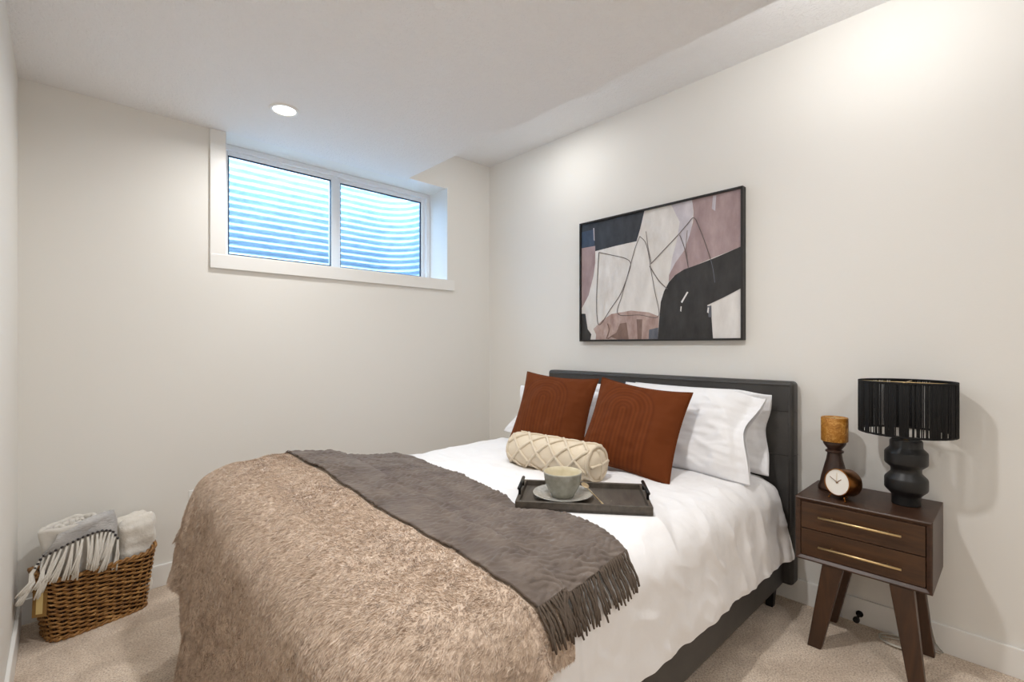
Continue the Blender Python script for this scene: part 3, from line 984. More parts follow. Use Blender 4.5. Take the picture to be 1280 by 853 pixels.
# bolster
def bolster():
    r, L = .083, .47
    n, m = 48, 40
    V = []; F = []; UV = []
    def rad(t, a):
        e = min(t, 1-t)*L
        k = 1 if e > .02 else math.sqrt(max(0, 1-(1-e/.02)**2))*.22+.78
        return r*k*(1+.03*noise.noise(Vector((t*5, math.cos(a), math.sin(a)))))
    for i in range(n+1):
        t = i/n
        for k in range(m):
            a = 2*math.pi*k/m; R_ = rad(t, a)
            V.append((R_*math.cos(a), (t-.5)*L, R_*math.sin(a)*.94))
    for i in range(n):
        for k in range(m): F.append((i*m+k, (i+1)*m+k, (i+1)*m+(k+1) % m, i*m+(k+1) % m))
    for t, s in ((0, -1), (1, 1)):
        b = 0 if t == 0 else n*m
        prev = [b+k for k in range(m)]
        for q, off in ((.75, .010), (.45, .016), (.15, .018)):
            cur = []
            for k in range(m):
                a = 2*math.pi*k/m; R_ = r*q*.85
                V.append((R_*math.cos(a), s*(L/2+off), R_*math.sin(a)*.94)); cur.append(len(V)-1)
            for k in range(m):
                f = (prev[k], prev[(k+1) % m], cur[(k+1) % m], cur[k]); F.append(f if s < 0 else f[::-1])
            prev = cur
        F.append(tuple(prev) if s < 0 else tuple(prev[::-1]))
    o = mesh_obj('bolster_cushion', V, F, M['bolster'], None, True)
    tag(o, 'cream bolster cushion with criss-cross tufted trim, in front of the rust cushions', 'bolster')
    a = Acc()
    def ridge(pts, rr=.0065):
        P = [Vector(p) for p in pts]
        a.tube(P, [rr*(1+.35*noise.noise(p*120)) for p in P], 7)
    for sgn in (1, -1):
        for k in range(5):
            pts = []
            for i in range(60):
                t = i/59; an = sgn*(t*2*math.pi*.85)+2*math.pi*k/5+.3
                R_ = rad(max(.03, min(.97, t)), an)+.003
                pts.append((R_*math.cos(an), (t*.96+.02-.5)*L, R_*math.sin(an)*.94))
            ridge(pts)
    for s in (1, -1):
        pts = [((r*.93)*math.cos(q), s*(L/2-.004), r*.93*.94*math.sin(q)) for q in np.linspace(0, 2*math.pi, 40)]
        ridge(pts, .0075)
        for an in (.6, 2.2):
            ridge([(r*.8*q*math.cos(an), s*(L/2+.019-.010*abs(q)), r*.8*q*.94*math.sin(an)) for q in np.linspace(-1, 1, 16)])
    a.build('tuft_trim', M['tuft'], o)
    return o
bo = bolster()
bo.location = (1.66, 1.475, .655+.080); bo.rotation_euler = (0, .5, math.radians(3))

def sink(o, pads, gap=.007):
    c = get_co(o.data)
    low = {}
    for p in pads:
        tr = tree_of(p)
        for i in np.nonzero(c[:, 2] > .45)[0]:
            h = tr.ray_cast(Vector((c[i, 0], c[i, 1], .30)), Vector((0, 0, 1)))
            if h[0] and h[0].z-gap < c[i, 2]: low[i] = min(low.get(i, 9), h[0].z-gap)
    for i, z in low.items(): c[i, 2] = z
    # ease the edge of each dent
    me = o.data
    e = np.empty(len(me.edges)*2, np.int32); me.edges.foreach_get('vertices', e); e = e.reshape(-1, 2)
    near = set(low)
    for _ in range(3):
        add = set()
        for a_, b_ in e:
            if (a_ in near) != (b_ in near): add.add(b_ if a_ in near else a_)
        for i in add: pass
        acc = {i: [c[i, 2]*2, 2] for i in add}
        for a_, b_ in e:
            if a_ in acc: acc[a_][0] += c[b_, 2]; acc[a_][1] += 1
            if b_ in acc: acc[b_][0] += c[a_, 2]; acc[b_][1] += 1
        for i, (t, k) in acc.items(): c[i, 2] = min(c[i, 2], t/k)
        near |= add
    set_co(me, c)
bpy.context.view_layer.update()
def settle(o, depth):
    """let the object down onto the duvet until it dents it by depth"""
    mw = o.matrix_world; worst = -1
    for v in o.data.vertices:
        p = mw @ v.co
        if p.z < .95:
            d_ = top_z(p.x, p.y, dt)
            if d_ > .45: worst = max(worst, d_-p.z)
    o.location.z += worst-depth
for o in bpy.data.objects:
    k = o.name.split('.')[0]
    if k in ('pillow', 'throw_cushion', 'bolster_cushion'): settle(o, .016)
bpy.context.view_layer.update()
sink(duvet, [o for o in bpy.data.objects if o.name.split('.')[0] in ('pillow', 'throw_cushion', 'bolster_cushion')])

# ------------------------------------------------------------------ tray, cup, saucer, spoon
tray = empty('serving_tray', (TC.x, TC.y, TZ), TYAW)
tag(tray, 'dark grey wooden tray with black metal handles lying on the white duvet', 'tray')
tl, tw, th_ = .24, .142, .030
box('base', (-tl, -tw, 0), (tl, tw, .009), M['traywood'], tray, .001)
boxes('rim', [((-tl, -tw, .0), (tl, -tw+.014, th_)), ((-tl, tw-.014, .0), (tl, tw, th_)),
              ((-tl, -tw+.0141, .0), (-tl+.014, tw-.0141, th_)), ((tl-.014, -tw+.0141, .0), (tl, tw-.0141, th_))], M['traywood'], tray, .002)
for s in (-1, 1):
    a = Acc(); x = s*(tl-.007)
    a.tube([(x, -.060, th_-.002), (x, -.060, th_+.026)], .0048, 8)
    a.tube([(x, .060, th_-.002), (x, .060, th_+.026)], .0048, 8)
    a.tube([(x, -.076, th_+.026), (x, .076, th_+.026)], .0066, 10)
    a.build('handle', M['blackmetal'], tray)
SZ = TZ+.0092
cx, cy = 1.383, 1.189
sauc = lathe('saucer', [(.0, 0), (.060, 0), (.064, .003), (.086, .010), (.110, .019), (.113, .021), (.1125, .0228), (.108, .0222), (.084, .0140), (.058, .0075), (.0, .0068)], M['saucer'], None, 56)
sauc.location = (cx, cy, SZ)
tag(sauc, 'speckled grey glazed saucer on the tray under the cup', 'saucer')
cup = empty('tea_cup', (cx, cy, SZ+.0072))
tag(cup, 'wide grey green glazed cup with cream inside standing on the saucer', 'cup')
lathe('cup_body', [(.0, .003), (.034, .003), (.037, 0), (.041, .0), (.043, .004), (.046, .012), (.056, .026), (.064, .044), (.069, .066), (.0725, .088), (.0730, .0925), (.0715, .0935)], M['cup'], cup, 56, caps=(False, False))
lathe('cup_inside', [(.0715, .0935), (.0695, .092), (.067, .075), (.060, .045), (.050, .026), (.030, .014), (.0, .012)][::-1], M['cupin'], cup, 56, caps=(False, False))
ha = math.radians(-38)
pts = []
for q in np.linspace(-.15, 1.0, 16):
    an = math.pi*(.62-q*1.1)
    rr = .066+.026*max(0, math.sin(math.pi*q)) if 0 < q < 1 else .064
    pts.append((rr*math.cos(ha), rr*math.sin(ha), .082-.046*max(0, q)))
a = Acc(); a.tube(pts, .0055, 8); a.build('cup_handle', M['cup'], cup)
# spoon: bowl on the saucer edge, handle down on the tray
spoon = empty('teaspoon', (1.408, 1.013, SZ))
tag(spoon, 'pale gold teaspoon leaning from the saucer down onto the tray', 'spoon')
p0, p1 = Vector((0, 0, .0040)), Vector((.052, .118, .0330))
a = Acc()
a.tube([p0.lerp(p1, t) for t in np.linspace(0, 1.0, 12)], [.0034, .0036, .0034, .0030, .0027, .0025, .0023, .0022, .0021, .0021, .0022, .0024], 8)
a.build('handle', M['gold'], spoon)
bm = bmesh.new(); bmesh.ops.create_uvsphere(bm, u_segments=20, v_segments=12, radius=1)
dd = (p1-p0).normalized(); sd = dd.cross(Vector((0, 0, 1))).normalized(); up = sd.cross(dd)
for v in bm.verts:
    q = v.co; zz = q.z*.0030-.003*(1-min(1, q.x*q.x+q.y*q.y))
    v.co = p1+dd*(.020+q.x*.021)+sd*q.y*.0135+up*(zz+.002)
bm_obj('spoon_bowl', bm, M['gold'], spoon, True)
# small pale marks on the tray floor
a = Acc()
for (x, y, l, an) in ((.06, -.045, .018, .4), (.085, -.055, .010, -.5), (.105, -.035, .016, 1.3), (.075, -.03, .012, .1)):
    a.add([(x, y, .0093), (x+l*math.cos(an), y+l*math.sin(an), .0093), (x+l*math.cos(an)-.002*math.sin(an), y+l*math.sin(an)+.002*math.cos(an), .0093), (x-.002*math.sin(an), y+.002*math.cos(an), .0093)], [(0, 1, 2, 3)])
a.build('pale_mark', M['saucer'], tray, False)
# ------------------------------------------------------------------ picture
pic = empty('framed_painting', (XR-.02, 1.5225, 1.673))
tag(pic, 'large abstract painting in a slim black frame on the wall above the bed', 'painting')
def PZ(x, y):
    """painting coordinates 0..1 (x from the left, y from the top) to local (dy, dz)"""
    return (.5325-x*1.065, .394-y*.788)
fx = -.02
fr_ = boxes('picture_frame', [((-.022, -.5375, -.401), (.02, -.526, .401)), ((-.022, .526, -.401), (.02, .5375, .401)),
                              ((-.022, -.526, .390), (.02, .526, .401)), ((-.022, -.526, -.401), (.02, .526, -.390))], M['frame'], pic, .001)
def paint():
    TL, TR, BR, BL = (93, 266), (824, 92), (826, 790), (93, 798)
    # homography from the quad to the unit square
    A = []; bb = []
    for (x, y), (u, v) in zip((TL, TR, BR, BL), ((0, 0), (1, 0), (1, 1), (0, 1))):
        A.append([x, y, 1, 0, 0, 0, -u*x, -u*y]); bb.append(u)
        A.append([0, 0, 0, x, y, 1, -v*x, -v*y]); bb.append(v)
    h = np.linalg.solve(np.array(A, float), np.array(bb, float))
    def T(p):
        x, y = p; w = h[6]*x+h[7]*y+1
        return min(1, max(0, (h[0]*x+h[1]*y+h[2])/w)), min(1, max(0, (h[3]*x+h[4]*y+h[5])/w))
    keys = ['p_light', 'p_navy', 'p_blue', 'p_mauve', 'p_lav', 'p_black', 'p_tan', 'p_brown', 'p_line', 'p_grey', 'p_white']
    a = Acc(); lvl = [0]
    ff = .010
    def poly(pts, key, smooth=True):
        lvl[0] += 1
        q = [T(p) for p in pts]
        V = []
        for (u, v) in q:
            y, z = PZ(u, v); y = max(-.527, min(.527, y)); z = max(-.391, min(.391, z))
            V.append((-ff-.00012*lvl[0], y, z))
        a.add(V, [tuple(range(len(V)))], keys.index(key))
    poly([TL, TR, BR, BL], 'p_light')
    poly([(500, 168), (595, 148), (600, 200), (592, 300), (560, 390), (500, 480), (490, 520), (505, 420), (528, 330), (540, 250)], 'p_lav')
    poly([(395, 400), (520, 330), (500, 430), (470, 520), (420, 500)], 'p_light')
    poly([(595, 148), (824, 92), (824, 362), (750, 392), (680, 420), (610, 452), (560, 470), (515, 500), (490, 528), (492, 495), (520, 440), (562, 380), (585, 310), (600, 250), (602, 200)], 'p_mauve')
    poly([(690, 130), (705, 128), (700, 200), (685, 190)], 'p_lav')
    poly([(93, 266), (380, 198), (362, 280), (345, 340), (250, 362), (160, 386), (93, 374)], 'p_navy')
    poly([(93, 300), (150, 286), (156, 362), (93, 374)], 'p_blue')
    poly([(93, 374), (158, 362), (158, 440), (150, 500), (128, 590), (100, 645), (93, 650)], 'p_mauve')
    poly([(150, 745), (190, 705), (230, 676), (320, 660), (400, 668), (446, 686), (442, 793), (160, 797), (162, 770)], 'p_tan')
    poly([(270, 720), (300, 715), (310, 793), (262, 795), (225, 780), (250, 770)], 'p_brown')
    poly([(345, 700), (372, 700), (368, 793), (350, 793)], 'p_brown')
    poly([(402, 748), (444, 738), (442, 793), (400, 793)], 'p_grey')
    poly([(93, 675), (114, 675), (124, 745), (141, 770), (136, 797), (93, 798)], 'p_black')
    poly([(824, 362), (825, 555), (745, 596), (665, 635), (684, 680), (692, 791), (442, 793), (448, 700), (455, 620), (470, 570), (492, 528), (520, 496), (560, 470), (610, 452), (700, 416)], 'p_black')
    poly([(574, 572), (580, 575), (552, 625), (546, 620)], 'p_white')
    poly([(545, 640), (550, 640), (548, 665), (543, 662)], 'p_white')
    poly([(665, 640), (684, 636), (686, 690), (672, 690)], 'p_grey')
    poly([(668, 645), (674, 645), (672, 672), (665, 668)], 'p_white')
    poly([(150, 280), (154, 280), (156, 340), (152, 335)], 'p_lav')
    def line(pts, w=3.2, key='p_line'):
        lvl[0] += 1
        P = [Vector(p) for p in pts]
        # smooth through the points
        S = []
        for i in range(len(P)-1):
            p0 = P[max(i-1, 0)]; p1 = P[i]; p2 = P[i+1]; p3 = P[min(i+2, len(P)-1)]
            for t in np.linspace(0, 1, 6, endpoint=False):
                S.append(.5*((2*p1)+(p2-p0)*t+(2*p0-5*p1+4*p2-p3)*t*t+(3*p1-p0-3*p2+p3)*t**3))
        S.append(P[-1])
        V = []; F = []
        for i, p in enumerate(S):
            d = (S[min(i+1, len(S)-1)]-S[max(i-1, 0)]).normalized(); nn = Vector((-d.y, d.x))*w/2
            for sgn in (1, -1):
                u, v = T(p+sgn*nn); y, z = PZ(u, v); V.append((-ff-.00012*lvl[0], y, z))
        for i in range(len(S)-1): F.append((2*i, 2*i+1, 2*i+3, 2*i+2))
        a.add(V, F, keys.index(key))
    line([(175, 392), (235, 405), (290, 418), (318, 440), (308, 490), (275, 580), (230, 650), (180, 725), (167, 690), (165, 600), (170, 480), (175, 392)])
    line([(360, 318), (385, 345), (400, 400), (410, 470), (428, 570), (445, 686), (360, 680), (262, 676), (280, 590), (310, 480), (340, 370), (360, 318)], 2.8)
    line([(388, 295), (398, 370), (412, 440)], 2.5)
    line([(405, 455), (445, 520), (485, 560)], 4)
    line([(410, 445), (470, 380), (530, 315), (575, 262), (605, 232), (630, 280), (655, 345), (680, 420)], 3.5)
    line([(680, 420), (692, 470), (700, 530)], 3, 'p_grey')
    line([(540, 310), (562, 370), (580, 462)], 3)
    line([(575, 290), (570, 370), (580, 460)], 2)
    line([(210, 790), (222, 750), (215, 720)], 5, 'p_brown')
    line([(215, 790), (255, 765), (290, 740)], 6, 'p_brown')
    V = np.concatenate(a.v)
    o = mesh_obj('canvas', V, a.f, None, pic, False, mats=[M[k] for k in keys], midx=a.mi)
    # make every patch look into the room
    for p in o.data.polygons:
        if p.normal.x > 0: p.flip()
    return o
cv = paint()
box('canvas_back', (-.009, -.527, -.391), (.018, .527, .391), M['p_light'], pic)

# ------------------------------------------------------------------ nightstand
NX0, NX1, NY0, NY1, NZ0, NZ1 = 2.255, 2.590, .213, .652, .350, .612
ns = empty('nightstand', ((NX0+NX1)/2, (NY0+NY1)/2, 0))
tag(ns, 'dark walnut two-drawer nightstand on splayed legs beside the bed', 'nightstand')
hx, hy = (NX1-NX0)/2, (NY1-NY0)/2
bt = .019
def bevel_front_case():
    # case with a front edge chamfered inwards all round
    o = [(-hy, NZ0), (hy, NZ0), (hy, NZ1), (-hy, NZ1)]
    V = []; F = []
    def loop(x, ins):
        b = len(V)
        V.extend([(x, -hy+ins, NZ0+ins), (x, hy-ins, NZ0+ins), (x, hy-ins, NZ1-ins), (x, -hy+ins, NZ1-ins)]); return b
    l = [loop(hx, 0), loop(-hx+.006, 0), loop(-hx+.003, .0015), loop(-hx, .006), loop(-hx+.010, bt), loop(hx-.02, bt)]
    for a_, b_ in zip(l, l[1:]):
        for k in range(4): F.append((a_+k, b_+k, b_+(k+1) % 4, a_+(k+1) % 4))
    F.append((l[0], l[0]+1, l[0]+2, l[0]+3)); F.append((l[-1]+3, l[-1]+2, l[-1]+1, l[-1]))
    ob = mesh_obj('case', V, F, M['walnut'], ns)
    bv = ob.modifiers.new('bevel', 'BEVEL'); bv.width = .002; bv.segments = 2; bv.limit_method = 'ANGLE'
    return ob
bevel_front_case()
zm = .4815
for z0, z1, hz in ((zm+.0015, NZ1-bt-.0015, .543), (NZ0+bt+.0015, zm-.0015, .4215)):
    d = box('drawer', (-hx+.008, -hy+bt+.0015, z0), (hx-.03, hy-bt-.0015, z1), M['walnut_front'], ns, .0015)
    a = Acc()
    cyy = (.562+.302)/2-(NY0+NY1)/2
    a.tube([(-hx-.014, cyy-.133, hz), (-hx-.014, cyy+.133, hz)], .0050, 8)
    for s in (-1, 1): a.tube([(-hx+.009, cyy+s*.09, hz), (-hx-.014, cyy+s*.09, hz)], .0032, 8)
    a.build('handle', M['brass'], d)
for (tx, ty, fx_, fy_) in ((2.285, .520, 2.272, .583), (2.285, .303, 2.268, .256), (2.525, .520, 2.54, .588), (2.525, .306, 2.54, .257)):
    ox, oy = ns.location.x, ns.location.y
    V = []
    for (x, y, z, wx, wy) in ((fx_, fy_, 0, .017, .0245), (tx, ty, NZ0, .021, .036)):
        for sx, sy in ((-1, -1), (1, -1), (1, 1), (-1, 1)): V.append((x-ox+sx*wx, y-oy+sy*wy, z))
    lg = mesh_obj('leg', V, [(3, 2, 1, 0), (4, 5, 6, 7), (0, 1, 5, 4), (1, 2, 6, 5), (2, 3, 7, 6), (3, 0, 4, 7)], M['walnut_leg'], ns)
    bv = lg.modifiers.new('bevel', 'BEVEL'); bv.width = .004; bv.segments = 3

# lamp
lamp = empty('table_lamp', (2.450, .312, NZ1))
tag(lamp, 'black table lamp with stacked ceramic base and wide string shade on the nightstand', 'lamp')
pf = [(.0, 0), (.056, 0), (.060, .003), (.060, .034), (.064, .040), (.086, .058), (.0895, .064), (.0895, .098), (.087, .104), (.066, .122), (.0635, .127), (.0635, .136),
      (.066, .142), (.087, .156), (.0895, .162), (.0895, .198), (.087, .204), (.070, .218), (.068, .222), (.068, .243), (.064, .248), (.0, .248)]
lathe('lamp_base', [(r*.775, z*1.035) for r, z in pf], M['ceramic'], lamp, 64, auto=38)
lathe('lamp_stem', [(.0, .246), (.007, .246), (.007, .300), (.0, .300)], M['brass'], lamp, 20)
SH0, SH1, SA, SB = .283, .492, .152, .152
def oval(t, a=SA, b=SB, p=2.0):
    c, s = math.cos(t), math.sin(t)
    return (b*math.copysign(abs(c)**(2/p), c), a*math.copysign(abs(s)**(2/p), s))
def shade():
    root = empty('lamp_shade'); root.parent = lamp
    # wire hoops
    ts = np.linspace(0, 2*math.pi, 96, endpoint=False)
    for z in (SH0+.004, SH1-.004):
        a = Acc(); a.tube([(*oval(t), z) for t in ts], .0042, 8, closed=True)
        a.build('shade_hoop', M['string'], lamp)
    a = Acc()
    a.tube([(-SB, 0, SH1-.006), (SB, 0, SH1-.006)], .002, 6); a.tube([(0, -SA, SH1-.006), (0, SA, SH1-.006)], .002, 6)
    a.tube([(0, 0, .296), (0, 0, SH1-.006)], .003, 6)
    a.build('shade_spider', M['brass'], lamp)
    # arc-length spaced strings
    fine = [oval(t) for t in np.linspace(0, 2*math.pi, 2001)]
    d = np.cumsum([0]+[math.dist(fine[i], fine[i+1]) for i in range(2000)])
    per = d[-1]; n = 300
    a = Acc()
    lr = random.Random(4)
    # the yarn is wound loosely: here and there a few strands are missing
    miss = set()
    for _ in range(26):
        c_ = lr.randrange(n)
        for q in range(lr.choice((2, 3, 3, 4))): miss.add((c_+2*q) % n if lr.random() < .4 else (c_+q) % n)
    for k in range(n):
        s = per*k/n
        i = int(np.searchsorted(d, s)) % 2000
        x, y = fine[i]
        if k in miss: continue
        j = lr.uniform(-.0008, .0008)
        a.tube([(x*1.01, y*1.01+j, SH0), (x*1.01+lr.uniform(-.0008, .0008), y*1.01+j*1.5, (SH0+SH1)/2), (x*1.01, y*1.01+j, SH1)], .0021, 6)
    a.build('string_wrap', M['string'], lamp)
    bpy.data.objects.remove(root)
shade()

# candle stand and candle
HS = [(.0, 0), (.058, 0), (.062, .004), (.062, .012), (.058, .020), (.054, .034), (.049, .060), (.043, .085), (.037, .110), (.031, .132), (.028, .152), (.027, .162),
      (.034, .165), (.035, .170), (.032, .173), (.026, .176), (.030, .183), (.037, .192), (.042, .201), (.0435, .209), (.043, .212), (.0, .212)]
cs = lathe('candle_holder', HS, M['turned'], None, 56, auto=50)
cs.location = (2.475, .560, NZ1)
tag(cs, 'turned dark wooden candle holder on the nightstand behind the clock', 'candle holder')
cd = empty('pillar_candle', (2.475, .560, NZ1+.2122))
KR = .84
tag(cd, 'thick amber marbled pillar candle on the wooden holder', 'candle')
lathe('wax', [(r*KR, z*.87) for r, z in ((.0, 0), (.057, 0), (.060, .003), (.0605, .060), (.0605, .116), (.058, .121), (.054, .121), (.0505, .115))], M['wax'], cd, 48, caps=(True, False))
lathe('candle_well', [(r*KR, z*.87) for r, z in ((.0, .104), (.02, .105), (.046, .108), (.0505, .115))], M['waxtop'], cd, 40, caps=(False, False))
a = Acc(); a.tube([(0, 0, .089), (.001, 0, .096), (.003, .001, .102)], .0014, 6); a.build('wick', M['rubber'], cd)

# clock
ck = empty('desk_clock', (2.350, .497, NZ1))
tag(ck, 'small round bronze desk clock with white face on the nightstand', 'clock')
CR, CD_ = .055, .078
yaw = math.radians(180-(-0)); 
ax = Vector((-.93, .42, .13)).normalized()          # the face looks this way
sd = Vector((0, 0, 1)).cross(ax).normalized(); upv = ax.cross(sd)
cc = Vector((.0, 0, CR+.012))
def ring_pts(r, off, n=48): return [cc+ax*off+sd*(r*math.cos(t))+upv*(r*math.sin(t)) for t in np.linspace(0, 2*math.pi, n, endpoint=False)]
def revolve(name, prof, mat, auto=40):
    V = []; F = []; n = 56
    for r, off in prof: V += ring_pts(r, off, n)
    for i in range(len(prof)-1):
        for k in range(n): F.append((i*n+k, i*n+(k+1) % n, (i+1)*n+(k+1) % n, (i+1)*n+k))
    F.append(tuple(range(n-1, -1, -1))); F.append(tuple((len(prof)-1)*n+k for k in range(n)))
    o = mesh_obj(name, V, F, mat, ck, True); shade_auto(o, auto); return o
off0 = .045
revolve('clock_case', [(CR-.010, off0-CD_), (CR-.003, off0-CD_+.002), (CR, off0-CD_+.008), (CR, off0-.004), (CR-.001, off0), (CR-.004, off0+.001), (CR-.0045, off0-.005)], M['copper'])
revolve('clock_face', [(CR-.0044, off0-.0046), (CR-.0044, off0-.0036), (.001, off0-.0034)], M['clockface'])
def hand(ang, l, w, off, mat, name):
    a = math.radians(90-ang)
    d_ = sd*(-math.cos(a))+upv*math.sin(a) if False else (sd*math.cos(a)*-1+upv*math.sin(a))
    t_ = ax.cross(d_)
    o_ = cc+ax*off
    p = [o_-d_*.006-t_*w, o_+d_*l-t_*w*.6, o_+d_*l+t_*w*.6, o_-d_*.006+t_*w]
    q = [v+ax*.001 for v in p]
    mesh_obj(name, p+q, [(3, 2, 1, 0), (4, 5, 6, 7), (0, 1, 5, 4), (1, 2, 6, 5), (2, 3, 7, 6), (3, 0, 4, 7)], mat, ck)
hand(-48, .022, .0016, off0-.003, M['copper'], 'hour_hand')
hand(62, .036, .0012, off0-.0018, M['copper'], 'minute_hand')
hand(4, .038, .0006, off0-.0006, M['gold'], 'second_hand')
for s in (-1, 1):
    top = cc+ax*(off0-.012)-upv*(CR*.90)+sd*s*.026
    bt_ = Vector((top.x+ax.x*.004+sd.x*s*.008, top.y+ax.y*.004+sd.y*s*.008, .004))
    a = Acc(); a.tube([top, bt_], .0024, 8); 
    bm = bmesh.new(); bmesh.ops.create_uvsphere(bm, u_segments=12, v_segments=8, radius=.004)
    V = [v.co+bt_ for v in bm.verts]; F = [[v.index for v in f.verts] for f in bm.faces]; bm.free()
    a.add(V, F); a.build('foot', M['copper'], ck)
back = cc+ax*(off0-CD_+.012)-upv*CR*.97
a = Acc(); a.tube([back, Vector((back.x, back.y, .002))], .003, 8); a.build('foot', M['copper'], ck)

# door stop on the baseboard, lamp cord behind the nightstand
ds = empty('door_stop', (XR-BT, .492, .045))
tag(ds, 'black door stop screwed to the baseboard under the nightstand', 'door stop')
a = Acc(); a.tube([(0, 0, 0), (-.004, 0, 0), (-.0041, 0, 0)], [.014, .014, .006], 16); a.build('base', M['blackmetal'], ds)
a = Acc(); a.tube([(-.003, 0, 0), (-.058, 0, -.002)], .0055, 10); a.build('stem', M['blackmetal'], ds)
a = Acc(); a.tube([(-.055, 0, -.002), (-.058, 0, -.002), (-.070, 0, -.002), (-.073, 0, -.002)], [.008, .0125, .0125, .010], 16); a.build('tip', M['rubber'], ds)
pts = []
for t in np.linspace(0, 2*math.pi*2.3, 60):
    k = t/(2*math.pi*2.3)
    pts.append((2.535+.050*math.cos(t)*(1-.1*k), .350+.062*math.sin(t), .006+.006*k+.004*abs(math.sin(t*.5))))
pts += [(2.585, .30, .008), (2.575, .25, .006), (2.57, .225, .006), (2.582, .212, .007), (2.592, .235, .03), (2.598, .26, .12), (2.60, .285, .3), (2.600, .31, .5), (2.599, .318, .64), (2.575, .318, NZ1+.012), (2.545, .316, NZ1+.008)]
a = Acc(); a.tube(pts, .0030, 7)
cord = a.build('lamp_cord', M['clear'])
tag(cord, 'milky clear lamp cord coiled on the carpet behind the nightstand legs', 'cord')

# ------------------------------------------------------------------ basket with two throws
BK = empty('wicker_basket', (.115, 2.885, 0), math.radians(15))
tag(BK, 'brown woven wicker basket on the carpet in the far left corner', 'basket')
HB = .272
def bk_ring(s, z, off=0., p=5.):
    k = z/HB
    a_ = .168+.034*k+off; b_ = .086+.022*k+off
    t = 2*math.pi*s
    c, sn_ = math.cos(t), math.sin(t)
    return Vector((a_*math.copysign(abs(c)**(2/p), c), b_*math.copysign(abs(sn_)**(2/p), sn_), z*(1+.09*(abs(c)**3)-.02)))
def arc_params(z, n):
    S = np.linspace(0, 1, 1601); P = [bk_ring(s, z) for s in S]
    d = np.cumsum([0]+[(P[i+1]-P[i]).length for i in range(1600)])
    return [float(np.interp(d[-1]*k/n, d, S)) for k in range(n)]
NST = 32
def basket():
    a = Acc()
    core = []; F = []
    sp = arc_params(.12, 120); zs_ = np.linspace(.004, HB-.006, 8)
    for z in zs_: core += [bk_ring(s, z, -.007) for s in sp]
    n = len(sp)
    for i in range(len(zs_)-1):
        for k in range(n): F.append((i*n+k, i*n+(k+1) % n, (i+1)*n+(k+1) % n, (i+1)*n+k))
    F.append(tuple(range(n-1, -1, -1)))
    lin_ = mesh_obj('basket_core', core, F, M['wickerdark'], BK, True)
    sol = lin_.modifiers.new('thickness', 'SOLIDIFY'); sol.thickness = .003; sol.offset = -1
    rows = 27
    sps = arc_params(.12, NST*4)
    for r in range(rows):
        z = .010+(HB-.022)*r/(rows-1)
        pts = []
        for k, s in enumerate(sps):
            ph = math.pi*(k/4)+math.pi*(r % 2)
            pts.append(bk_ring(s, z+.0012*math.sin(k*.37+r*2), .0055*math.sin(ph)+.001))
            pts[-1].z += .0022*math.cos(ph*1.0+.8)
        a.tube(pts, [.0047+.0008*math.sin(k*.7+r) for k in range(len(pts))], 7, closed=True)
    a.build('woven_body', M['wicker'], BK)
    a = Acc()
    for k in range(NST):
        s = sps[k*4+2] if k*4+2 < len(sps) else sps[-1]
        a.tube([bk_ring(s, z, 0.) for z in np.linspace(.004, HB-.004, 8)], .0036, 6)
    a.build('stakes', M['wickerdark'], BK)
    for nm, z, rr in (('rim', HB-.002, .0085), ('foot_rim', .008, .0075)):
        a = Acc()
        for q in (0, 1):
            pts = [bk_ring(s, z+rr*.75*math.sin(k*.95+math.pi*q), rr*.75*math.cos(k*.95+math.pi*q)+.002) for k, s in enumerate(sps)]
            a.tube(pts, rr*.72, 7, closed=True)
        a.build(nm, M['wicker'], BK)
basket()
# tag hanging on the left end
TGX = -.207
tg = empty('hang_tag', (TGX, -.075, .185)); tg.parent = BK
boxes('tag_card', [((-.002, -.024, -.055), (.001, .024, .055))], M['tag'], tg, .0008)
box('tag_strip', (-.0032, -.011, -.042), (-.002, .011, .042), M['tagstrip'], tg, .0004)
a = Acc(); a.tube([(0, 0, .050), (.004, 0, .066), (.018, 0, .080)], .0012, 6); a.build('tag_string', M['tassel'], tg)
tg.rotation_euler = (0, math.radians(4), math.radians(50))

# rolled throw: an upright spiral of cloth
bmw = Matrix.Translation(BK.location) @ Matrix.Rotation(math.radians(15), 4, 'Z')
rl = empty('rolled_throw', bmw @ Vector((-.056, .005, 0)), math.radians(15))
tag(rl, 'rolled off-white throw with grey woven end and knotted tassels in the basket', 'throw blanket')
RA, RB, ZB = .132, .076, .03
def roll_top(x): return .478+.10*x
def roll_pt(t, k, inset):
    """t: angle, k: 0..1 height, inset: 0 outer .. 1 core"""
    f = 1-inset
    x = (RA*.98*f-.0)*math.cos(t)*(.93+.07*k); y = (RB*f+.004)*math.sin(t)
    if x > .085: x = .085+(x-.085)*.6
    zt = roll_top(x)-.012*inset
    z = ZB+(zt-ZB)*k
    sq = 1-.16*max(0, 1-z/.30)
    w = .011*noise.noise(Vector((math.cos(t)*2.3, math.sin(t)*2.3, z*11+inset*5)))
    z += .010*k*noise.noise(Vector((math.cos(t)*2.5, math.sin(t)*2.5, inset*9)))
    return Vector(((x+w-.025*max(0, (z-.25))/.2)*sq, (y+w)*sq, z))
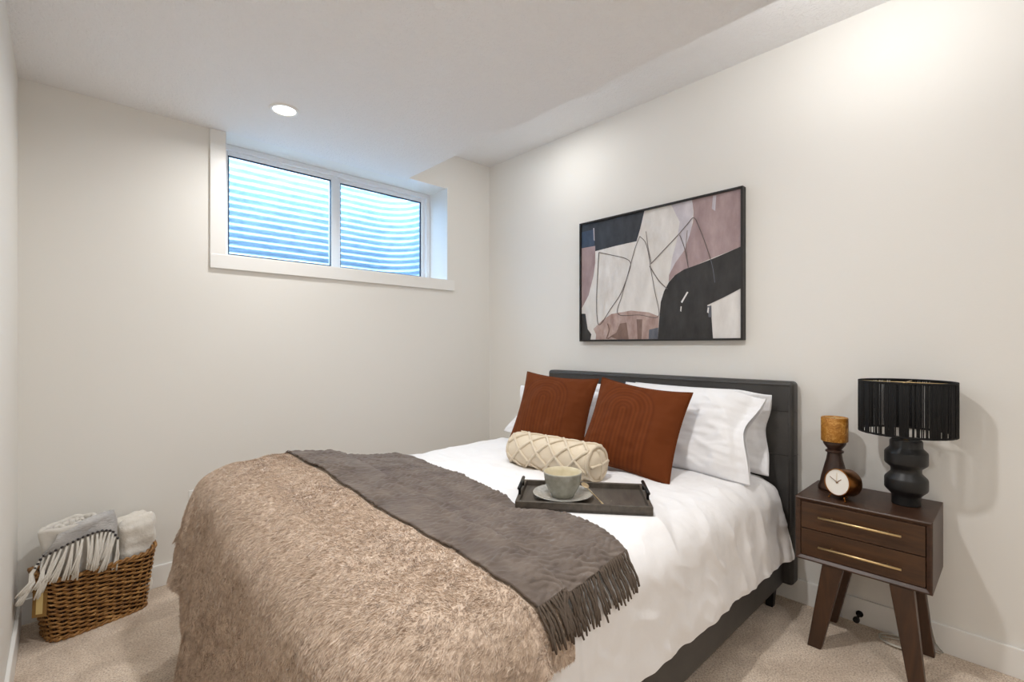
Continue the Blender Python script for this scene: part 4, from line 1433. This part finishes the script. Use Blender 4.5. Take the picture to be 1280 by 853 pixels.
def spiral():
    turns = 2.1; n = 150; m = 22
    V = []; F = []; UV = []
    for i in range(n+1):
        t = i/n; an = -1.0+turns*2*math.pi*t; ins = .80*(1-t)**.9
        for j in range(m+1):
            V.append(roll_pt(an, j/m, ins)); UV.append((t*1.4, j/m*.4))
    for i in range(n):
        for j in range(m): F.append((i*(m+1)+j, (i+1)*(m+1)+j, (i+1)*(m+1)+j+1, i*(m+1)+j+1))
    o = mesh_obj('roll', V, F, M['basketthrow'], rl, True, uvs=np.array(UV))
    s = o.modifiers.new('thickness', 'SOLIDIFY'); s.thickness = .022; s.offset = 0
    subsurf(o, 1)
    return o
spiral()
# the grey end lies over the front of the roll; hem runs up from the left, then drops at the right
def front_pt(x, z, off):
    xx = max(-1, min(1, x/(RA*.97)))
    y = -(RB+.004)*math.sqrt(max(0, 1-xx*xx))-off
    return Vector((x, y, z))
hemx = [-.158, -.136, -.105, -.065, -.028, .010, .050, .086, .110]
hemz = [.320, .352, .378, .398, .412, .420, .420, .405, .360]
topx = [-.085, -.055, -.020, .012, .040, .066, .088, .104, .112]
topz = [.455, .468, .480, .488, .492, .494, .492, .488, .470]
hoff = [.035, .022, .014, .012, .012, .013, .016, .022, .028]
def flap():
    n = 40; m = 16; V = []; F = []; UV = []
    q = np.linspace(0, 8, n+1); ii = np.arange(9)
    for i in range(n+1):
        hx_, hz_, tx, tz, ho = [float(np.interp(q[i], ii, arr)) for arr in (hemx, hemz, topx, topz, hoff)]
        for j in range(m+1):
            k = j/m
            x = hx_*(1-k)+tx*k; z = hz_*(1-k)+tz*k
            p = front_pt(max(-.128, min(.112, x)), z, .016+(ho-.012)*(1-k)); p.x = x
            if k > .8: p.y += (k-.8)/.2*.020
            p.y += .003*noise.noise(Vector((x*40, z*40, 2)))
            V.append(p); UV.append((x, z))
    for i in range(n):
        for j in range(m): F.append((i*(m+1)+j, (i+1)*(m+1)+j, (i+1)*(m+1)+j+1, i*(m+1)+j+1))
    o = mesh_obj('woven_end', V, F, M['greyweave'], rl, True, uvs=np.array(UV))
    s = o.modifiers.new('thickness', 'SOLIDIFY'); s.thickness = .006; s.offset = 0
flap()
nk = 20; rr_ = random.Random(11)
for k in range(nk):
    q = 8*k/(nk-1); ii = np.arange(9)
    hx_, hz_, ho = [float(np.interp(q, ii, arr)) for arr in (hemx, hemz, hoff)]
    p = front_pt(max(-.128, min(.112, hx_)), hz_, .020+(ho-.012)); p.x = hx_
    left = max(0, (2.6-q)/2.6)
    d = Vector((-.20-.22*left+rr_.uniform(-.40, .20), -.22-.15*rr_.random(), -1.+.25*left)).normalized()
    L = rr_.uniform(.125, .16) if q > 1 else rr_.uniform(.095, .12)
    a = Acc()
    for s in range(9):
        jit = Vector((rr_.uniform(-1, 1), rr_.uniform(-.6, .6), rr_.uniform(-.3, .3)))*.010
        pts = [p+Vector((rr_.uniform(-.002, .002), -.002, 0))]
        for t in np.linspace(.15, 1, 6):
            g = p+d*L*t*(1+rr_.uniform(-.03, .03))+jit*t*1.2+Vector((0, .012*math.sin(math.pi*t)*-1, -.010*t*t*left))
            if g.z < .30 and g.y > -.112: g.y = -.112-rr_.random()*.004
            pts.append(g)
        a.tube(pts, [.0032, .0034, .0033, .0034, .0032, .0034, .0026], 6)
    ts = a.build('tassel', M['tassel'], rl)
    bm = bmesh.new(); bmesh.ops.create_uvsphere(bm, u_segments=10, v_segments=8, radius=.0052)
    for v in bm.verts: v.co += p+Vector((0, -.005, .004))
    bm_obj('knot', bm, M['knot'], ts, True)

# folded plush throw in the right half of the basket
pt = empty('plush_throw', bmw @ Vector((.122, .003, 0)), math.radians(15))
tag(pt, 'cream plush throw folded into the right end of the basket', 'throw blanket')
def plush():
    bm = bmesh.new()
    add_box(bm, (-.055, -.082, .04), (.088, .082, .425))
    bmesh.ops.subdivide_edges(bm, edges=bm.edges[:], cuts=30, use_grid_fill=True)
    lo = Vector((-.055, -.082, .04)); hi = Vector((.088, .082, .425)); c = (lo+hi)/2; h = (hi-lo)/2; rad = .035
    for v in bm.verts:
        q = v.co-c
        inner = Vector([max(-(h[i]-rad), min(h[i]-rad, q[i])) for i in range(3)])
        d = q-inner
        if d.length > 1e-6: q = inner+d.normalized()*rad
        p = c+q
        k = p.z/.425
        p.z += .10*(p.x+.005)*k
        p.x *= .86+.14*k; p.y *= .9+.1*k
        nn = d.normalized() if d.length > 1e-6 else q.normalized()
        fold = .007*math.sin(p.y*95+2*noise.noise(p*9)) if nn.z > .5 else 0
        p += nn*(.012*fbm((p.x, p.y, p.z*1.6), 9, 3)+fold+.0015*noise.noise(p*60))
        v.co = p
    return bm_obj('folded_cloth', bm, M['sherpa'], pt, True)
plush()
SC.frame_set(1)
